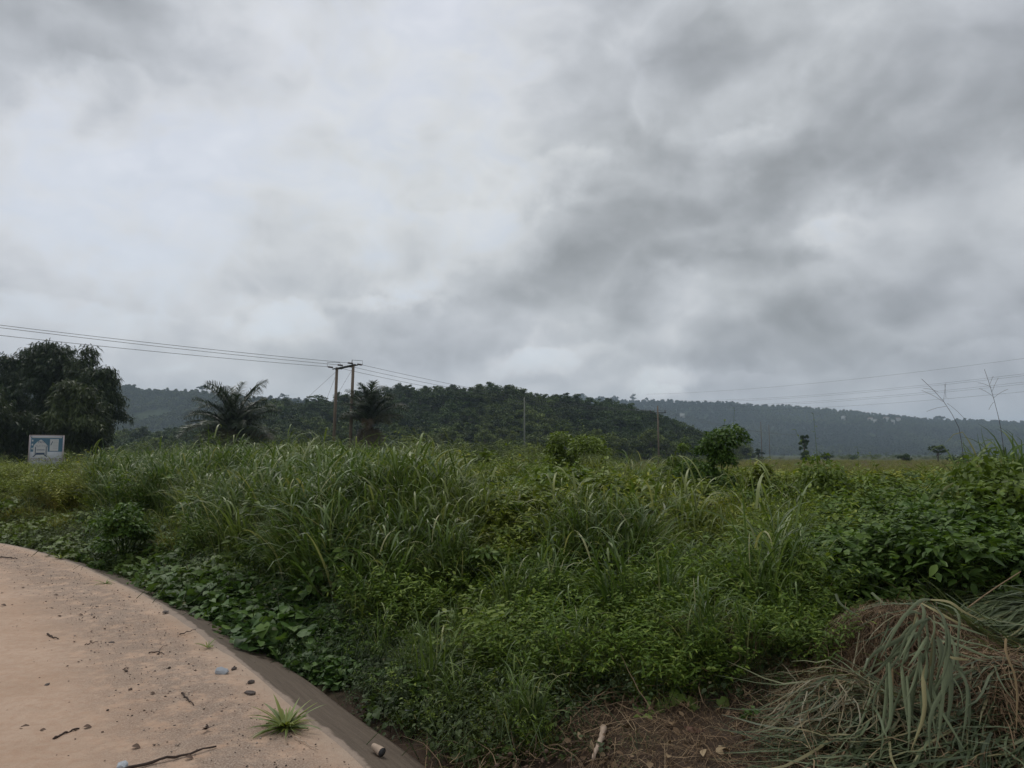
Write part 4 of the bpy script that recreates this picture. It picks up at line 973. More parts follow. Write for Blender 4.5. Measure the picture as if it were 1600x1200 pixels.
# stay wires
for a_, gx, gy in ((tl_, 470, DP - 2), (tl_ + axis * .1, 503, DP + 16), (tr_, 494, DP - 1)):
    e_ = np.array([(gx - 800) / F * gy - (8 if gx < 480 else 0), gy, -.5])
    if gx == 494: e_ = np.array([(455 - 800) / F * gy, gy, -.5])
    if gx == 503: e_ = np.array([(470 - 800) / F * gy, gy, -.5])
    part('stay_wire', lambda g: g.add(*tube([a_ - O + [0, 0, -.4], e_ - O], .014, 3)), M['wire'])

def wire(a_, b_, sag, label, group, r=.022, name='power_line', n=28, cat='wire'):
    t_ = np.linspace(0, 1, n)[:, None]; P_ = a_ + (b_ - a_) * t_; P_[:, 2] -= (4 * sag * t_ * (1 - t_))[:, 0]
    V, T = tube(P_ - a_, r, 4, False); g = Geo(); g.add(V, T); o = link(name, g.mesh(name, [M['wire']]), None); o.location = tuple(a_); return tag(o, label, cat, group)
# left span: aimed so that the wires leave the frame at the heights seen
for i, yy_ in enumerate([510, 514, 526]):
    a_ = wl[[2, 1, 0][i]]; q = at_y(0, yy_, 52.); e_ = a_ + (q - a_) * 2.1; e_[2] += [0.3, .3, .3][i] - .1
    t0 = 1 / 2.1; sag = .55; e_[2] += 4 * sag * t0 * (1 - t0) / t0
    wire(a_, e_, sag, ['upper', 'middle', 'lowest'][i] + ' of the three wires running from the twin poles over the bamboo', 'wires left of the twin poles', .019)
# single poles farther on
def single_pole(bx, dep, top, label, arm=1.5, r=.15, mat='pole', n_ins=3):
    xx = (bx - 800) / F * dep; zt = at_y(bx, top, dep)[2]; zb_ = float(ground_h(xx, dep)) - .1
    if dep > 170 and bx < 1100: zb_ = max(zb_, float(h_near(np.array(xx), np.array(dep))) - .1)
    rt = empty('utility_pole', (xx, dep, zb_)); tag(rt, label, 'power pole'); h_ = zt - zb_
    g = Geo(); g.add(*tube([[0, 0, 0], [0, 0, h_ / 2], [0, 0, h_]], [r * 1.15, r, r * .8], 8)); link('pole', g.mesh('pole', [M[mat]], True), rt)
    if arm:
        g = Geo(); g.add(*box(0, 0, h_ - 1.3, arm * 2, .12, .12)); link('crossarm', g.mesh('crossarm', [M['iron']]), rt)
        for k in range(n_ins):
            g = Geo(); dx_ = -arm + .15 + k * (2 * arm - .3) / max(n_ins - 1, 1); g.add(*tube([[dx_, 0, h_ - 1.24], [dx_, 0, h_ - 1.0], [dx_, 0, h_ - .8]], [.07, .09, .04], 7)); link('insulator', g.mesh('insulator', [M['insul']]), rt)
    return xx, dep, zb_, h_
sp1 = single_pole(1028, 132, 634, 'single wooden pole with a short crossarm standing at the right shoulder of the wooded hill')
single_pole(819.5, 150, 621, 'slender pale pole standing against the middle of the wooded hill', 0, .17, 'concrete_pole')
single_pole(1188.5, 230, 659, 'thin dark mast on the plain, left of a pair', 0, .11, 'pole')
single_pole(1201, 240, 664, 'thin dark mast on the plain, right of a pair', 0, .09, 'pole')
for i in range(3):
    a_ = wr[[2, 1, 0][i]]; e_ = np.array([sp1[0] - 1.3 + i * 1.3, sp1[1], sp1[2] + sp1[3] - .8])
    wire(a_, e_, 1.0 + .25 * i, ['upper', 'middle', 'lowest'][i] + ' of the three wires falling from the twin poles towards the wooded hill', 'wires right of the twin poles', .018)
for i in range(3):
    e_ = np.array([sp1[0] - 1.3 + i * 1.3, sp1[1], sp1[2] + sp1[3] - .8]); f_ = np.array([95. + i, 235., 8.2 - .2 * i])
    wire(e_, f_, 1.2, 'thin low wire crossing the plain behind the single pole, ' + ['upper', 'middle', 'lower'][i] + ' one', 'low wires over the plain', .016)
# high-voltage line crossing the right of the sky
for k, (ya, yb) in enumerate([(616, 560), (626, 584), (628, 587), (634, 597), (636, 600), (641, 612)]):
    a_ = at_y(1010 if k == 0 else 1060, ya, 430.); b_ = at_y(1600, yb, 230.); dv = b_ - a_; e_ = a_ + dv * 1.25
    sag = 3.5; t0 = 1 / 1.25; e_[2] += 4 * sag * t0 * (1 - t0) / t0
    wire(a_, e_, sag, ['topmost lone wire', 'second wire from the top', 'third wire from the top', 'fourth wire from the top', 'fifth wire from the top', 'lowest wire'][k] + ' of the high-voltage line above the far right ridge', 'high-voltage wires at the right', .030, n=40)

# houses on the far ridge
HS = [(1065, 648, 11, 'white house in a clearing high on the far ridge right of the single pole'), (1358, 655, 9, 'leftmost pale house of the village near the crest of the far ridge'),
      (1366, 657, 7, 'small pale house second from the left in the ridge village'), (1383, 654, 12, 'widest white house of the ridge village'), (1392, 658, 7, 'small grey-roofed house below the widest white one'),
      (1401, 655, 10, 'rightmost white house of the ridge village'), (1316, 652, 8, 'lone pale roof left of the ridge village')]
for i, (bx, by, w, lab) in enumerate(HS):
    # march down the line of sight to meet the hillside
    dd = np.linspace(1250, 1990, 400); P_ = np.array([at_y(bx, by, v) for v in dd]); hz = h_right(P_[:, 0], P_[:, 1]); hit = np.where(hz >= P_[:, 2] - 9)[0]
    p_ = P_[hit[0]] if len(hit) else P_[-1]
    rt = empty('house', (p_[0], p_[1] - 6, p_[2] - 7), .2 * (i % 3 - 1)); tag(rt, lab, 'house')
    g = Geo(); g.add(*box(0, 0, 4, w, 8, 10)); link('wall', g.mesh('wall', [M['white']]), rt)
    g = Geo(); V = np.array([[-w / 2 - .5, -4.6, 9.01], [w / 2 + .5, -4.6, 9.01], [w / 2 + .5, 4.6, 9.01], [-w / 2 - .5, 4.6, 9.01], [-w / 2 + 1, 0, 11], [w / 2 - 1, 0, 11]])
    g.add(V, [[0, 1, 5], [0, 5, 4], [2, 3, 4], [2, 4, 5], [1, 2, 5], [3, 0, 4], [0, 3, 2], [0, 2, 1]]); link('roof', g.mesh('roof', [M['roof'] if i % 2 else M['concrete_pole']]), rt)

# ------------------------------------------------------------------ the sign
SD = 27.0
sw = 46 / F * SD; zt = at_y(75, 680, SD)[2]; sx = (75.5 - 800) / F * SD
root = empty('billboard_sign', (sx, SD, float(ground_h(sx, SD))), .62 * 0 + math.radians(14)); tag(root, 'weathered white and blue notice board standing in the grass under the bamboo', 'sign')
zg_ = root.location.z; TH = zt - zg_; hw = sw / 2; SH = 1.25
def sbox(name, cx, cy, cz, sx_, sy_, sz_, mat, label=None): return part(name, lambda g: g.add(*box(cx, cy, cz, sx_, sy_, sz_)), mat, label=label)
m_frame = plain_mat('faded_frame', (.42, .36, .36), .7, .3, .3); m_blue = plain_mat('faded_blue_print', (.075, .16, .23), .6, .3, .35, 5, stretch=(3, 3, .6)); m_pale = plain_mat('faded_white_print', (.62, .64, .70), .6, .3, .12, 9)
m_ink = plain_mat('dark_print', (.05, .08, .13), .6, .3, .2); m_brown = plain_mat('brown_print', (.16, .11, .11), .6, .3, .2); m_paper = plain_mat('pale_paper_print', (.50, .50, .50), .6, .3, .1, 14); m_grey = plain_mat('grey_print', (.22, .25, .28), .6, .3, .2)
for s_ in (-1, 1): sbox('post', s_ * (hw - .02), .03, TH / 2 - .25, .05, .05, TH + .5, M['iron'])
sbox('panel', 0, 0, TH - SH / 2, sw, .02, SH, m_pale)
sbox('frame', 0, -.012, TH - .01, sw + .05, .05, .03, m_frame); sbox('frame', -hw - .01, -.012, TH - SH / 2, .03, .05, SH, m_frame); sbox('frame', hw + .01, -.012, TH - SH / 2, .03, .05, SH, m_frame)
def U(u, v): return (-hw + u * sw, TH - v * SH)          # u to the right, v downwards, in parts of the panel
def print_rect(name, u0, v0, u1, v1, mat, lay):
    x0, z0 = U(u0, v0); x1, z1 = U(u1, v1); y_ = -.011 - .003 * lay
    return part(name, lambda g: g.add([[x0, y_, z1], [x1, y_, z1], [x1, y_, z0], [x0, y_, z0]], [[0, 1, 2], [0, 2, 3]]), mat)
def print_poly(name, pts, mat, lay):
    P_ = [U(*p) for p in pts]; y_ = -.011 - .003 * lay
    return part(name, lambda g: g.add([[a_, y_, b_] for a_, b_ in P_], [[0, k + 1, k] for k in range(1, len(P_) - 1)]), mat)
print_rect('blue_field', .03, .05, .985, .50, m_blue, 0)
print_rect('header_stripe', .06, .055, .96, .085, m_paper, 1)
print_poly('drawn_outline', [(.27, .66), (.12, .66), (.11, .38), (.13, .30), (.22, .20), (.33, .13), (.42, .20), (.52, .30), (.55, .38), (.54, .66)], m_paper, 1)
print_rect('drawn_shadow', .48, .34, .53, .60, m_grey, 2); print_rect('drawn_shadow', .165, .36, .19, .60, m_ink, 2)
print_rect('drawn_shelf', .21, .43, .45, .46, m_grey, 2); print_rect('drawn_base', .20, .53, .46, .59, m_ink, 2)
print_poly('drawn_foot', [(.10, .645), (.16, .60), (.20, .57), (.20, .60), (.14, .655)], m_ink, 3); print_poly('drawn_foot', [(.44, .57), (.49, .60), (.55, .64), (.52, .655), (.43, .60)], m_ink, 3)
print_rect('printed_sheet', .60, .12, .86, .48, m_paper, 1); print_rect('printed_line', .60, .47, .86, .485, m_grey, 2)
for k in range(6): print_rect('printed_line', .70, .17 + .045 * k, .84, .176 + .045 * k, m_grey, 2)
print_poly('tick_mark', [(.62, .30), (.64, .31), (.69, .19), (.67, .18)], m_ink, 2)
for k in range(3): print_rect('pale_square', .055, .14 + .12 * k, .10, .19 + .12 * k, m_paper, 1)
def text(s_, u, v, size, mat, lay):
    cu = bpy.data.curves.new('lettering', 'FONT'); cu.body = s_; cu.size = size; cu.extrude = 0
    tmp = bpy.data.objects.new('lettering', cu); COL.objects.link(tmp); dg = bpy.context.evaluated_depsgraph_get(); me = bpy.data.meshes.new_from_object(tmp.evaluated_get(dg))
    bpy.data.objects.remove(tmp); me.materials.clear(); o = link('lettering', me, root, mat); x_, z_ = U(u, v); o.location = (x_, -.011 - .003 * lay, z_); o.rotation_euler = (math.pi / 2, 0, 0); return o
text('PAVI', .235, .245, .12, m_ink, 2); text('AUCTION', .165, .355, .105, m_grey, 2); text('COMMUNITY BLOCK', .04, .78, .165, m_brown, 1)
for o in root.children:
    if o.name.startswith('lettering') and o.location.z < TH - .9: o.scale = (.78, 1, 1)

# ------------------------------------------------------------------ foreground: heaps, straw, litter
def local_h(x_, y_):
    """ground plus the heaps of cut material"""
    h = ground_h(x_, y_)
    for cx_, cy_, rx_, ry_, hh in HEAPS: h = h + hh * np.exp(-(((x_ - cx_) / rx_) ** 2 + ((y_ - cy_) / ry_) ** 2) ** 1.6)
    return h
hp = lambda px_, py_, dep: at_y(px_, py_, dep)
HEAPS = []
for bx_, top_, dep_, rx_, ry_, lf in [(1385, 948, 4.75, .52, .42, .07), (1640, 945, 5.1, .70, .50, .08), (1565, 1040, 4.02, .34, .28, .07)]:
    cx_ = (bx_ - 800) / F * dep_; HEAPS.append((cx_, dep_, rx_, ry_, float(hp(bx_, top_, dep_)[2] - ground_h(cx_, dep_)) - lf))
HEAPS += [(1.82, 4.12, .26, .28, .12), (1.42, 5.15, .36, .26, .16), (2.3, 3.85, .6, .22, .07)]
def drape(g, r, X0, Y0, head, L, Wd, lift, segs=6, curl=.5, R=None, jit=.01, m=0, hfun=local_h, tw=.6):
    n = len(X0); L = np.broadcast_to(L, (n,)); Wd = np.broadcast_to(Wd, (n,)); x_, y_ = X0.copy(), Y0.copy(); hd = head.copy(); cv = r.normal(0, curl, n)
    slope = r.normal(0, .14, n); lift = np.broadcast_to(lift, (n,)); rings = []; acc_ = np.zeros(n); tws = r.uniform(-tw, tw, n)
    hx = lambda a_, b_: hfun(a_, b_)
    for k in range(segs + 1):
        t_ = k / segs; z_ = hx(x_, y_) + lift + acc_
        w = Wd * (1 - .85 * t_ ** 2.5)
        sv = np.stack([-np.sin(hd), np.cos(hd), tws], 1) * w[:, None] / 2; p = np.stack([x_, y_, z_], 1); rings.append(np.stack([p - sv, p + sv], 1))
        st_ = L / segs; x_ = x_ + np.cos(hd) * st_; y_ = y_ + np.sin(hd) * st_; hd = hd + cv / segs; acc_ = acc_ + slope * st_ + r.normal(0, jit, n); acc_ = np.maximum(acc_, -lift)
    V = np.stack(rings, 1).reshape(-1, 3); T0 = grid_tris(segs + 1, 2); T = (T0[None] + (np.arange(n) * (segs + 1) * 2)[:, None, None]).reshape(-1, 3)
    g.add(V, T, np.repeat(r.random(n) if R is None else R, (segs + 1) * 2), m)
def mound(name, cx_, cy_, rx_, ry_, mat, parent, dz=-.02):
    a_ = np.linspace(0, 2 * math.pi, 40); q = np.linspace(0, 2.0, 14); A, Q = np.meshgrid(a_, q, indexing='ij'); XX, YY = cx_ + rx_ * Q * np.cos(A), cy_ + ry_ * Q * np.sin(A); ZZ = local_h(XX, YY) + dz - .03 * Q ** 2
    g = Geo(); g.add(np.stack([XX, YY, ZZ], -1).reshape(-1, 3) - np.array(parent.location), grid_tris(40, 14)); return link(name, g.mesh(name, [mat], True), parent)
m_under = plain_mat('packed_straw', (.050, .036, .025), .95, .1, .5, 30, bump=.8)
def shift(g, o): 
    for i in range(len(g.V)): g.V[i] = g.V[i] - np.array(o.location)
r = np.random.default_rng(900)
def heap(name, k, label, cat, strands, colour, head0=None, spread=9., L=(.12, .35), Wd=(.003, .007), lift=.06, ti=0., dark=M['straw'], curl=1.6, part_name='straw', rr=1.25):
    cx_, cy_, rx_, ry_, hh = HEAPS[k]; o = empty(name, (cx_, cy_, float(ground_h(cx_, cy_)))); tag(o, label, cat); mound('core', cx_, cy_, rx_, ry_, m_under, o)
    n = strands; a_ = r.uniform(0, 6.28, n); q = np.sqrt(r.random(n)) * rr; X0 = cx_ + rx_ * q * np.cos(a_); Y0 = cy_ + ry_ * q * np.sin(a_)
    hd = r.uniform(0, 6.28, n) if head0 is None else head0 + r.normal(0, spread, n)
    g = Geo(); drape(g, r, X0 - .0, Y0, hd, r.uniform(*L, n), r.uniform(*Wd, n), lift * r.random(n), curl=curl); shift(g, o)
    p = link(part_name, g.mesh(part_name, [colour]), o); tag(p, kind='stuff', tint=ti); return o
heap('hay_heap', 0, 'largest rounded heap of brown dried grass, in front of the dark glossy bush', 'hay heap', 12000, M['straw'], L=(.05, .20), Wd=(.002, .005), lift=.07, curl=1.1, rr=1.45)
heap('hay_heap', 2, 'lower heap of brown dried grass in front of the green cut grass', 'hay heap', 4500, M['straw'], L=(.08, .30), Wd=(.003, .008), lift=.08, curl=1.8, rr=1.4)
o_cut = heap('cut_grass_heap', 1, 'heap of long cut green grass at the right edge behind the low hay heap', 'grass heap', 1500, M['cut'], head0=math.pi + .30, spread=.25, L=(.35, .8), Wd=(.008, .020), lift=.10, curl=.3, part_name='grass_blade')
heap('cut_grass_heap', 5, 'flattened layer of cut green grass below the hanging green bunch', 'grass heap', 520, M['cut'], head0=math.pi + .25, spread=.5, L=(.3, .6), Wd=(.006, .018), lift=.08, curl=.5, part_name='grass_blade')
heap('withered_grass_heap', 3, 'low heap of half-withered yellow-green grass on the left flank of the large hay heap', 'grass heap', 300, M['cut'], head0=-2.0, spread=.9, L=(.15, .38), Wd=(.004, .008), lift=.12, ti=.55, curl=.8, part_name='straw')
heap('straw_heap', 4, 'matted arch of dry brown stalks at the foot of the green slope', 'straw heap', 900, M['straw'], L=(.15, .5), Wd=(.002, .005), lift=.16, curl=1.0)

# loose straw and cut blades on the bare soil
def px_area(r, n, pts):
    """random ground points inside a picture polygon (laid out on the ground)"""
    P_ = np.array([at_z(a_, b_, -.02)[:2] for a_, b_ in pts]); lo, hi = P_.min(0), P_.max(0); out_ = []
    while sum(len(q) for q in out_) < n:
        Q = r.uniform(lo, hi, (n, 2)); ins = np.zeros(n, bool); j = len(P_) - 1
        for i in range(len(P_)):
            c_ = ((P_[i, 1] > Q[:, 1]) != (P_[j, 1] > Q[:, 1])) & (Q[:, 0] < (P_[j, 0] - P_[i, 0]) * (Q[:, 1] - P_[i, 1]) / (P_[j, 1] - P_[i, 1] + 1e-12) + P_[i, 0]); ins ^= c_; j = i
        out_.append(Q[ins])
    Q = np.concatenate(out_)[:n]; return Q[:, 0], Q[:, 1]
def strew(name, n, pts, mat, L, Wd, lift, ti=0., head0=None, spread=1., curl=.8):
    X0, Y0 = px_area(r, n, pts); g = Geo(); hd = r.uniform(0, 6.28, n) if head0 is None else head0 + r.normal(0, spread, n)
    drape(g, r, X0, Y0, hd, r.uniform(*L, n), r.uniform(*Wd, n), lift * r.random(n) ** 2, curl=curl)
    return tag(link(name, g.mesh(name, [mat])), kind='stuff', tint=ti)
strew('straw_litter', 6500, [(880, 1240), (900, 1130), (1040, 1080), (1150, 1010), (1300, 1010), (1420, 1240)], M['straw'], (.04, .22), (.0015, .004), .05, curl=.35)
strew('straw_litter', 1600, [(1240, 1260), (1280, 1100), (1500, 1110), (1640, 1140), (1640, 1260)], M['straw'], (.1, .4), (.003, .007), .08)
strew('cut_blades', 420, [(1260, 1260), (1300, 1120), (1450, 1100), (1620, 1130), (1620, 1260)], M['cut'], (.35, .8), (.005, .014), .10, head0=math.pi + .35, spread=.45, curl=.5)
strew('cut_blades', 260, [(1060, 1130), (1120, 1020), (1320, 1000), (1320, 1120)], M['cut'], (.25, .6), (.004, .010), .08, .3, head0=.3, spread=.6)
strew('dry_stems', 320, [(700, 1210), (860, 1080), (1000, 1040), (1160, 1010), (1160, 1120), (900, 1200)], M['straw'], (.2, .6), (.002, .005), .16)
strew('dry_stems', 260, [(620, 1200), (760, 1130), (850, 1180), (800, 1240)], M['straw'], (.15, .5), (.002, .005), .12)

def ribbon(pts, widths, fold=.25):
    P_ = np.array(pts, float); n = len(P_); tg = np.gradient(P_, axis=0); tg /= np.linalg.norm(tg, axis=1)[:, None] + 1e-9
    sv = np.cross(tg, np.array([0, -.75, .55])); sv /= np.linalg.norm(sv, axis=1)[:, None] + 1e-9; nr = np.cross(sv, tg)
    w = np.asarray(widths)[:, None]; V = np.stack([P_ - sv * w / 2, P_ + nr * w * fold, P_ + sv * w / 2], 1).reshape(-1, 3); return V, grid_tris(n, 3)
def smooth_path(pts, n=12):
    P_ = np.array(pts, float)
    for _ in range(3):
        q = P_[:-1] * .75 + P_[1:] * .25; s_ = P_[:-1] * .25 + P_[1:] * .75; P_ = np.concatenate([P_[:1], np.stack([q, s_], 1).reshape(-1, 3), P_[-1:]])
    d_ = np.concatenate([[0], np.cumsum(np.linalg.norm(np.diff(P_, axis=0), axis=1))]); k = np.linspace(0, d_[-1], n); return np.stack([np.interp(k, d_, P_[:, i]) for i in range(3)], 1)
# the hanging bunch of long blades: picture points with their own depth
TOPD = 4.25
BL = [[(1445, 972, 4.3), (1430, 975, 4.15), (1400, 1010, 4.05), (1385, 1045, 4.0)], [(1448, 970, 4.3), (1450, 985, 4.1), (1440, 1030, 4.0)], [(1455, 970, 4.3), (1462, 990, 4.1), (1450, 1060, 3.95), (1447, 1120, 3.9), (1432, 1190, 3.8)],
      [(1458, 972, 4.3), (1478, 985, 4.1), (1482, 1030, 4.0), (1462, 1080, 3.9)], [(1450, 1000, 4.25), (1470, 1040, 4.05), (1440, 1080, 3.95), (1415, 1130, 3.85), (1400, 1210, 3.75)], [(1440, 1020, 4.2), (1425, 1040, 4.05), (1410, 1100, 3.95), (1412, 1150, 3.85)],
      [(1465, 1030, 4.15), (1480, 1060, 4.0), (1486, 1110, 3.9), (1478, 1170, 3.8)], [(1470, 1020, 4.2), (1478, 1050, 4.05), (1478, 1120, 3.9), (1466, 1150, 3.85)], [(1440, 1060, 4.1), (1450, 1100, 3.95), (1470, 1140, 3.85), (1482, 1180, 3.78)],
      [(1430, 990, 4.2), (1405, 1010, 4.1), (1380, 1030, 4.05), (1360, 1045, 4.0)], [(1435, 1010, 4.2), (1420, 1030, 4.05), (1402, 1045, 4.0)], [(1480, 1030, 4.15), (1500, 1035, 4.05), (1515, 1042, 4.0)], [(1392, 1035, 4.1), (1392, 1080, 3.95), (1388, 1130, 3.85), (1378, 1160, 3.8)],
      [(1420, 1050, 4.1), (1428, 1080, 3.95), (1434, 1120, 3.88), (1436, 1160, 3.82)], [(1460, 975, 4.35), (1490, 985, 4.2), (1520, 1000, 4.15), (1545, 1010, 4.1)], [(1440, 1000, 4.25), (1432, 1060, 4.0), (1428, 1090, 3.95)]]
root = empty('hanging_grass_bunch', tuple(hp(1450, 1190, 4.0) * [1, 1, 0])); tag(root, 'bunch of long grey-green grass blades hanging over the front of the large hay heap', 'grass bunch')
r = np.random.default_rng(33)
for rep in range(5):
    for b_ in BL:
        if rep and r.random() < .25: continue
        j = np.array([r.normal(0, 14), r.normal(0, 9 + 6 * rep), 0]); pts = [hp(a_[0] + j[0] * (.8 + i * .35) + r.normal(0, 5), a_[1] + j[1] + r.normal(0, 5), a_[2] + .05 * rep) for i, a_ in enumerate(b_)]
        pts = [np.array([0, 0, CAM_H]) + (p - [0, 0, CAM_H]) * .94 for p in pts]
        P_ = smooth_path(pts) - np.array(root.location); k = np.linspace(0, 1, 12); w = r.uniform(.011, .027) * (1 if rep == 0 else .8) * (.6 + 1.6 * np.minimum(k, .25)) * (1 - k ** 3) + .002
        g = Geo(); g.add(*ribbon(P_, w), R=float(r.uniform(.3, .8))); o = link('grass_blade', g.mesh('grass_blade', [M['hang']], True), root); o['tint'] = float(.35 if r.random() < .1 else 0)
# conspicuous dry stalks
def stalk(pts, r_, mat, name, label, cat, ti=0.):
    P_ = smooth_path([hp(*p) for p in pts], 14); o0 = P_[-1].copy(); V, T = tube(P_ - o0, np.linspace(r_, r_ * .6, 14), 5); g = Geo(); g.add(V, T, .9); o = link(name, g.mesh(name, [mat], True)); o.location = tuple(o0); return tag(o, label, cat, tint=ti)
def bent_blade(pts, w, mat, name, label, cat, ti=0., R=.8):
    P_ = smooth_path([hp(*p) for p in pts], 14); o0 = P_[-1].copy(); k = np.linspace(0, 1, 14); g = Geo(); g.add(*ribbon(P_ - o0, w * (1 - .8 * k ** 3)), R=R); o = link(name, g.mesh(name, [mat], True)); o.location = tuple(o0); return tag(o, label, cat, tint=ti)
bent_blade([(1572, 998, 3.75), (1570, 1020, 3.7), (1590, 1060, 3.65), (1588, 1140, 3.6)], .012, M['straw'], 'dry_blade', 'thick pale dry blade bent upright over the low hay heap at the right edge', 'dry blade', 1.)
bent_blade([(1395, 1040, 4.0), (1394, 1090, 3.9), (1388, 1130, 3.85), (1378, 1165, 3.8)], .011, M['straw'], 'dry_blade', 'yellow dry blade hanging at the left side of the hanging green bunch', 'dry blade', 1.)
bent_blade([(1362, 926, 4.9), (1375, 938, 4.85), (1388, 950, 4.8)], .02, M['cut'], 'pale_blade', 'pale cut blade sticking up at the crest of the large hay heap', 'grass blade')
bent_blade([(1306, 928, 4.8), (1312, 945, 4.75), (1345, 965, 4.7)], .018, M['cut'], 'pale_blade', 'pale cut blade sticking out at the upper left of the large hay heap', 'grass blade')
stalk([(1512, 950, 4.9), (1545, 925, 5.0), (1595, 893, 5.1)], .006, M['straw'], 'bare_stalk', 'long bare stalk leaning to the right above the cut green grass', 'stalk')

# tall bending grass and seed stalks near the right edge
D8 = 8.2
TB = [[(1545, 790), (1530, 720), (1515, 690), (1500, 668), (1480, 690)], [(1560, 800), (1556, 735), (1545, 710), (1535, 685), (1533, 668)], [(1570, 800), (1572, 730), (1562, 700), (1548, 692), (1540, 730)], [(1575, 800), (1578, 740), (1560, 690), (1545, 672), (1528, 662)],
      [(1590, 800), (1588, 730), (1582, 700), (1583, 672), (1572, 670)], [(1555, 780), (1552, 720), (1560, 695), (1545, 680), (1530, 700)], [(1580, 790), (1575, 720), (1588, 698), (1600, 692), (1610, 705)], [(1520, 790), (1516, 735), (1505, 712), (1492, 722), (1485, 745)],
      [(1540, 800), (1524, 740), (1510, 712), (1500, 722), (1494, 748)], [(1530, 800), (1518, 760), (1505, 730), (1485, 745), (1466, 765)], [(1500, 780), (1490, 750), (1475, 765), (1467, 780), (1471, 830)], [(1560, 800), (1540, 740), (1525, 712), (1500, 696)],
      [(1600, 820), (1598, 760), (1592, 720), (1605, 700), (1620, 710)], [(1585, 800), (1575, 750), (1560, 730), (1548, 745), (1543, 770)], [(1535, 770), (1530, 750), (1542, 740), (1555, 728)]]
root = empty('tall_reed_grass', tuple(np.array([(1555 - 800) / F * D8, D8, float(ground_h((1555 - 800) / F * D8, D8))]))); tag(root, 'tall coarse grass with broad bending blades and two bare seed stalks against the sky', 'tall grass')
r = np.random.default_rng(44)
for rep in range(3):
    for b_ in TB:
        dd = D8 + r.normal(0, .25); jx, jy = (r.normal(0, 22), abs(r.normal(10, 22))) if rep else (0, 0)
        pts = [hp(a_ + jx, c_ + jy, dd) for a_, c_ in b_]; base = np.array([pts[0][0] + r.normal(0, .1), dd, root.location.z]); P_ = smooth_path([base] + pts, 16) - np.array(root.location); k = np.linspace(0, 1, 16)
        w = r.uniform(.022, .048) * (.7 + np.minimum(k, .3)) * (1 - k ** 4) + .002; g = Geo(); g.add(*ribbon(P_, w), R=float(r.uniform(.3, 1.))); link('grass_blade', g.mesh('grass_blade', [M['grass']], True), root)
g = tall_grass(950, n=120, H=1.25, wid=.040); link('tussock', g.mesh('tussock', [M['grass']]), root)
for pts, br in (([(1568, 690), (1560, 650), (1548, 605), (1538, 577)], [(1552, 620, 1530, 607), (1552, 622, 1575, 608), (1548, 605, 1528, 598), (1550, 612, 1560, 590), (1553, 628, 1545, 640), (1547, 600, 1552, 588)]), ([(1504, 680), (1490, 650), (1470, 620), (1440, 592)], [(1474, 628, 1478, 598), (1474, 628, 1440, 610), (1478, 635, 1448, 643), (1478, 622, 1476, 600), (1465, 612, 1443, 607), (1480, 630, 1508, 655)])):
    P_ = smooth_path([np.array([hp(*pts[0], D8)[0], D8, root.location.z])] + [hp(a_, c_, D8) for a_, c_ in pts], 14) - np.array(root.location)
    g = Geo(); g.add(*tube(P_, np.linspace(.004, .002, 14), 5), R=.2)
    o = link('seed_stalk', g.mesh('seed_stalk', [M['twig']], True), root); g = Geo()
    for a0, b0, a1, b1 in br: g.add(*tube(smooth_path([hp(a0, b0, D8), hp((a0 + a1) / 2, (b0 + b1) / 2 - 2, D8), hp(a1, b1, D8)], 6) - np.array(root.location), .0018, 3))
    tag(link('seed_branches', g.mesh('seed_branches', [M['twig']]), root), kind='stuff')

# broad vine leaves on the soil bank
def vine(name, stem, leaves, label, mat='creeper', size=.12, ti=.2):
    P_ = smooth_path([hp(*p) for p in stem], 14); o0 = P_[0].copy(); root_ = empty(name, tuple(o0)); tag(root_, label, 'vine'); g = Geo(); g.add(*tube(P_ - o0, .004, 5)); link('stem', g.mesh('stem', [M[mat]]), root_)
    for (a_, b_, dep, sz) in leaves:
        g = Geo(); pp = hp(a_, b_, dep) - o0; n_ = 1; place(g, HEART, [pp], r.uniform(2.2, 4.2), r.uniform(-.9, -.3), r.normal(0, .3), sz, r.uniform(.5, .9)); lf = link('leaf', g.mesh('leaf', [M[mat]]), root_); lf['tint'] = ti
vine('leafy_vine', [(1000, 1150, 4.35), (1020, 1110, 4.5), (1060, 1100, 4.55), (1140, 1092, 4.5)], [(1003, 1120, 4.4, .13), (1015, 1128, 4.38, .10), (1024, 1112, 4.45, .12), (1034, 1104, 4.5, .10), (1050, 1096, 4.55, .12), (1074, 1092, 4.5, .15), (1062, 1084, 4.55, .11), (1042, 1122, 4.45, .10), (1125, 1093, 4.45, .09), (1028, 1138, 4.35, .10), (1080, 1104, 4.45, .08), (985, 1155, 4.3, .10)], 'bright green vine with large heart-shaped leaves trailing over the bare brown soil')
vine('leafy_vine', [(930, 1010, 5.6), (960, 1005, 5.55), (1015, 1000, 5.5)], [(938, 998, 5.5, .13), (943, 1012, 5.48, .13), (962, 1012, 5.45, .14), (972, 1004, 5.5, .12), (996, 1008, 5.45, .11), (1010, 998, 5.5, .10)], 'pale heart-leaved vine at the upper edge of the dark weeds', ti=.1)

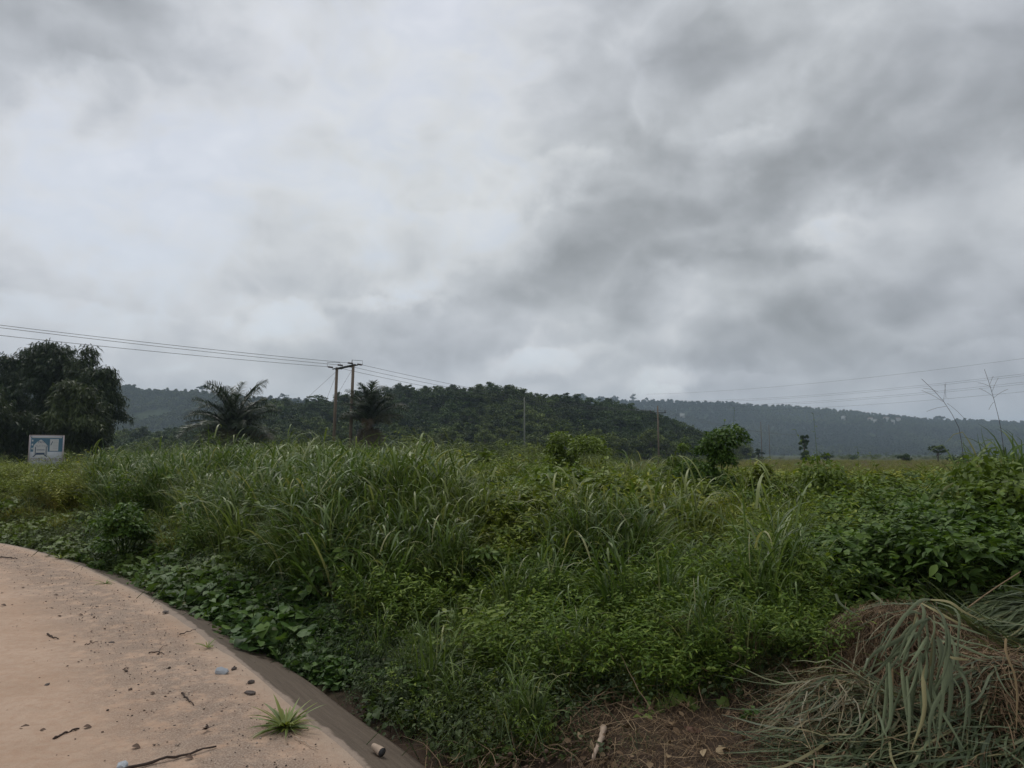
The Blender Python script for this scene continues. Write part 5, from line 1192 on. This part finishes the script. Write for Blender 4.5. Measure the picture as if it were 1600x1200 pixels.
# small things lying about
def lumpy(seed, r0, flat=.6, n=2):
    q = np.random.default_rng(seed); import bmesh
    bm = bmesh.new(); bmesh.ops.create_icosphere(bm, subdivisions=n, radius=1.0)
    for v in bm.verts:
        v.co = v.co * float(1 + .28 * math.sin(v.co.x * 3 + seed) * math.cos(v.co.y * 4 + seed) + q.normal(0, .10)); v.co.z *= flat
        v.co *= r0
    me = bpy.data.meshes.new('rock'); bm.to_mesh(me); bm.free(); return me
def rock(px_, py_, size, mat, label, cat='stone', name='stone', flat=.6, zoff=0.0, ground=None):
    p_ = at_z(px_, py_, zoff); me = lumpy(int(px_ * 7 + py_), size, flat); o = link(name, me, None, M[mat]); zg_ = zoff if ground is None else ground
    o.location = (p_[0], p_[1], zg_ + size * flat * .55); o.rotation_euler = (0, 0, px_ * .7); o.scale = (1.25, .85, 1); return tag(o, label, cat)
rock(346, 1053, .040, 'bluestone', 'pale blue-grey stone on the sand near the kerb', flat=.75)
rock(392, 1067, .022, 'stone', 'dark stone right of the pale blue-grey stone', flat=.6)
rock(390, 1084, .030, 'stone', 'flat dark stone below the pale blue-grey stone, nearer the kerb', flat=.4)
rock(365, 1046, .018, 'stone', 'small brown stone touching the kerb side of the pale blue-grey stone', flat=.6)
rock(258, 957, .032, 'stone', 'dark flat stone beside the kerb where the road narrows', flat=.35)
rock(74, 1071, .016, 'stone', 'small dark stone in the middle of the sandy road, left of the leaves', flat=.6)
rock(192, 1199, .03, 'bluestone', 'whitish stone touching the lower end of the long dark stick', flat=.6)
rock(175, 1004, .020, 'stone', 'flat brown chip beside the reddish patch on the sand', flat=.3)
rock(1085, 1153, .055, 'redstone', 'reddish-brown stone half buried in the straw on the soil', flat=.75, zoff=.0)
rock(1060, 1133, .03, 'palewood', 'small pale clod beside the vine on the soil', 'clod', 'clod', .6, .02)
def stick(name, pts, rad, mat, label, cat='stick', z=.012, taper=.5):
    P_ = smooth_path([at_z(a_, b_, z) for a_, b_ in pts], 14); P_[:, 2] += .004 * np.sin(np.arange(14) * 1.3) + .003; o0 = P_[0].copy(); q = np.random.default_rng(int(pts[0][0])); P_ += q.normal(0, .0015, P_.shape)
    g = Geo(); g.add(*tube(P_ - o0, rad * np.linspace(1, taper, 14) * (1 + .12 * np.sin(np.arange(14) * 2.1)), 7)); o = link(name, g.mesh(name, [M[mat]], True)); o.location = tuple(o0); return tag(o, label, cat)
stick('stick', [(190, 1205), (240, 1190), (290, 1180), (338, 1166)], .009, 'twig', 'longest dark stick lying on the sand at the bottom edge', z=.008)
stick('stick', [(84, 1155), (100, 1146), (123, 1138)], .0075, 'twig', 'short curved brown stick on the sand left of the longest one', z=.006)
stick('twig', [(284, 1083), (292, 1092), (302, 1102)], .006, 'twig', 'stubby dark twig pointing at the weed tuft', 'twig', .006)
stick('twig', [(74, 991), (82, 996), (91, 998)], .008, 'twig', 'short twig beside the reddish patch on the sand', 'twig', .006)
stick('twig', [(133, 1008), (143, 1005), (153, 1003)], .004, 'twig', 'thin twig just below the reddish patch', 'twig', .004)
stick('twig', [(232, 1021), (245, 1018), (256, 1022)], .005, 'twig', 'thin curved twig between the reddish patch and the kerb', 'twig', .005)
stick('twig', [(280, 992), (292, 988), (306, 984)], .005, 'twig', 'twig pointing at the kerb above the dark weeds', 'twig', .005)
stick('twig', [(0, 871), (15, 871), (27, 873)], .010, 'twig', 'long thin twig on the far end of the sandy road', 'twig', .006)
stick('twig', [(248, 1023), (250, 1012), (262, 1008)], .003, 'twig', 'hair-thin twig crossing the curved one near the kerb', 'twig', .005)
stick('twig', [(460, 1152), (478, 1162), (496, 1172)], .004, 'palewood', 'pale straight straw below the weed tuft beside the kerb', 'twig', .006)
stick('twig', [(306, 1186), (318, 1190), (330, 1192)], .002, 'palewood', 'pale hair-thin straw right of the longest stick', 'twig', .004)
o = stick('dead_root', [(943, 1138), (940, 1155), (932, 1170), (928, 1186)], .020, 'palewood', 'bleached piece of dead root hanging on the bare soil bank', 'dead wood', z=.03, taper=.45)
def flat_leaf(px_, py_, size, label, yaw, mat='deadleaf', tm=OVATE, curl=-.15):
    p_ = at_z(px_, py_, .006); g = Geo(); V, T = tm; V = V.copy() * [1.5, 1, 1]; V[:, 2] = V[:, 2] * 1.6 + .12 * np.abs(V[:, 0]) + .10; place(g, (V, T), [[0, 0, 0]], yaw, curl * .2, .1, size, .5); o = link('dead_leaf', g.mesh('dead_leaf', [M[mat]])); o.location = tuple(p_); return tag(o, label, 'leaf')
for (a_, b_, s_, yw, lab) in [(30, 1139, .07, -1.4, 'large brown dead leaf on the sand near the left edge'), (62, 1142, .04, -1.3, 'small dead leaf right of the large one near the left edge'), (130, 1137, .05, -1.2, 'brown dead leaf beyond the tip of the short curved stick'),
                              (206, 1167, .05, -1.6, 'dark dead leaf above the longest stick'), (234, 1084, .04, -1.4, 'brown dead leaf left of the stubby twig'), (28, 1105, .035, -1.4, 'thin dead leaf in the left part of the road'), (8, 1112, .03, -1.2, 'dead leaf at the left edge of the road'),
                              (289, 1184, .045, -1.5, 'dark dead leaf right of the middle of the longest stick'), (264, 1081, .022, 0., 'small dark leaf between the brown leaf and the stubby twig'), (1, 946, .06, -1.5, 'dead leaf lying at the left edge far up the road'), (84, 930, .05, -1.3, 'dead leaf on the far part of the sand'), (122, 961, .05, -1.4, 'dead leaf on the sand above the reddish patch')]:
    flat_leaf(a_, b_, s_, lab, yw)
# crumpled black scrap
g = Geo(); q = np.random.default_rng(5)
for k in range(5): place(g, OVATE, [[0, 0, .012]], q.uniform(0, 6.28), q.uniform(.1, .7), q.normal(0, .5), q.uniform(.03, .05), .5)
o = link('crumpled_leaf', g.mesh('crumpled_leaf', [M['twig']])); p_ = at_z(323, 1143, .0); o.location = tuple(p_); tag(o, 'crumpled black dead leaf above the end of the longest stick', 'leaf')
# white scraps
def scrap(px_, py_, dep, size, label):
    q = np.random.default_rng(px_); V = np.array([[-1, -.3, .1], [-.4, .5, .25], [.2, -.1, -.05], [.9, .3, .3], [1., -.4, .0], [.1, -.6, .15], [-.3, .0, .5]]) * size + q.normal(0, size * .1, (7, 3)); g = Geo(); g.add(V, [[0, 2, 1], [0, 5, 2], [2, 5, 4], [2, 4, 3], [1, 2, 6], [2, 3, 6]]); o = link('plastic_scrap', g.mesh('plastic_scrap', [M['plastic']])); o.location = tuple(hp(px_, py_, dep)); tag(o, label, 'litter')
scrap(639, 1110, 4.75, .028, 'white plastic scrap caught in the creepers near the kerb'); scrap(650, 1009, 5.9, .016, 'tiny white scrap higher up among the weeds above the larger one'); scrap(1224, 1073, 4.7, .035, 'pale plastic scrap on the soil left of the withered grass heap')
# crushed bottle end on the kerb
p_ = at_z(590, 1176, -.05); root = empty('crushed_cup', tuple(p_), -.5); tag(root, 'crushed pale ribbed cup with a dark open mouth lying on the kerb slope', 'litter')
n_ = 14; k = np.linspace(0, 1, n_); path = np.stack([k * .085 - .04, -k * .01, .022 + 0 * k], 1); V, T = tube(path, (.016 + .010 * k) * (1 + .10 * np.sin(k * 44)), 12, False); g = Geo(); g.add(V, T); root.rotation_euler = (0, math.radians(8), math.radians(-38)); link('shell', g.mesh('shell', [M['palewood']], True), root)
V, T = tube([path[-1] + [-.004, 0, 0], path[-1] + [.001, 0, 0]], .0235, 12); g = Geo(); g.add(V, T); link('mouth', g.mesh('mouth', [M['iron']]), root)  # dark disc closing the cup, painted for the shade in its hollow mouth
# weed tufts on the sand
def weed_tuft(px_, py_, scale, label, n, seed, wide=.022, L=.22):
    q = np.random.default_rng(seed); p_ = at_z(px_, py_, 0); root_ = empty('weed_tuft', tuple(p_)); tag(root_, label, 'weed')
    for k in range(n):
        g = Geo(); yw = np.array([q.uniform(0, 6.28)]); blades(g, q, 1, L * scale * q.uniform(.35, 1.2), wide * scale * q.uniform(.6, 1.2), q.uniform(.12, .75), q.uniform(.3, .9), .012 * scale, 7, yaw=yw, R=q.uniform(.3, .9), fold=.2, taper=3)
        o_ = link('leaf_blade', g.mesh('leaf_blade', [M['grass']], True), root_); o_['tint'] = float(.9 if q.random() < .3 else .2)
weed_tuft(447, 1138, 1.1, 'green tuft of grassy weed growing through the sand beside the kerb', 80, 1, .019, .20)
weed_tuft(325, 1012, .5, 'small withered tuft on the gritty strip beside the kerb', 14, 2); weed_tuft(95, 873, 1.0, 'low weed tuft at the far bend of the sandy road', 16, 3); weed_tuft(165, 912, .7, 'small weed tuft on the gritty strip near the bend', 12, 4)

# grit and bits of dead leaf on the road
def pebbles(name, n, mat, size, sampler, flat=.5):
    q = np.random.default_rng(len(name) * 7 + n); X0, Y0 = sampler(q, n); V0 = np.array([[1, 0, 0], [-1, 0, 0], [0, .8, 0], [0, -.8, 0], [.1, .1, flat], [-.1, 0, -flat]], float); T0 = np.array([[0, 2, 4], [2, 1, 4], [1, 3, 4], [3, 0, 4], [2, 0, 5], [1, 2, 5], [3, 1, 5], [0, 3, 5]])
    s_ = size * q.lognormal(0, .45, n); g = Geo(); place(g, (V0, T0), np.stack([X0, Y0, s_ * .3 + .002], 1), q.uniform(0, 6.28, n), q.normal(0, .15, n), q.normal(0, .15, n), s_, q.random(n)); return tag(link(name, g.mesh(name, [mat])), kind='stuff')
def edge_band(lo, hi, pw=1.):
    def f(q, n):
        i = q.integers(30, 230, n); o_ = lo + (hi - lo) * q.random(n) ** pw; tg = np.gradient(EDGE, axis=0); tg /= np.linalg.norm(tg, axis=1)[:, None]; nr = np.stack([tg[:, 1], -tg[:, 0]], 1) * sgn; P_ = EDGE[i] - nr[i] * o_[:, None] + q.normal(0, .08, (n, 2)); return P_[:, 0], P_[:, 1]
    return f
m_grit = leaf_mat('grit', [(0, (.05, .042, .036)), (.6, (.12, .09, .07)), (1, (.42, .36, .31))], (.2, .2, .2), .0, .9, .2, 0)
pebbles('grit', 9000, m_grit, .0042, edge_band(.08, .85, 1.0)); pebbles('grit', 5000, m_grit, .0036, edge_band(.3, 5.5, .9)); pebbles('leaf_crumbs', 1500, M['deadleaf'], .008, edge_band(.15, 4.5, 1.2), .25)
def soil_s(q, n): return px_area(q, n, [(700, 1230), (900, 1120), (1200, 1030), (1500, 1230)])
X0, Y0 = px_area(r, 420, [(720, 1230), (880, 1110), (1150, 1030), (1330, 1040), (1450, 1240)])
g = Geo(); place(g, OVATE, np.stack([X0, Y0, local_h(X0, Y0) + .015 + .03 * r.random(420)], 1), r.uniform(0, 6.28, 420), r.normal(0, .4, 420), r.normal(0, .4, 420), r.uniform(.02, .07, 420), r.random(420))
tag(link('leaf_litter', g.mesh('leaf_litter', [M['straw']])), kind='stuff')
q_ = pebbles('soil_crumbs', 1500, M['deadleaf'], .008, soil_s, .6)

# ------------------------------------------------------------------ haze
g = Geo(); g.add(*box(0, 2950, 95, 12400, 6700, 200))
m, t, out = mat_new('thin_haze'); vol = t.node('ShaderNodeVolumePrincipled'); vol.inputs['Density'].default_value = HAZE; vol.inputs['Color'].default_value = (.68, .85, 1, 1); vol.inputs['Anisotropy'].default_value = .2
t.l.new(vol.outputs[0], out.inputs['Volume']); hz = link('haze', g.mesh('haze', [m])); tag(hz, kind='stuff')
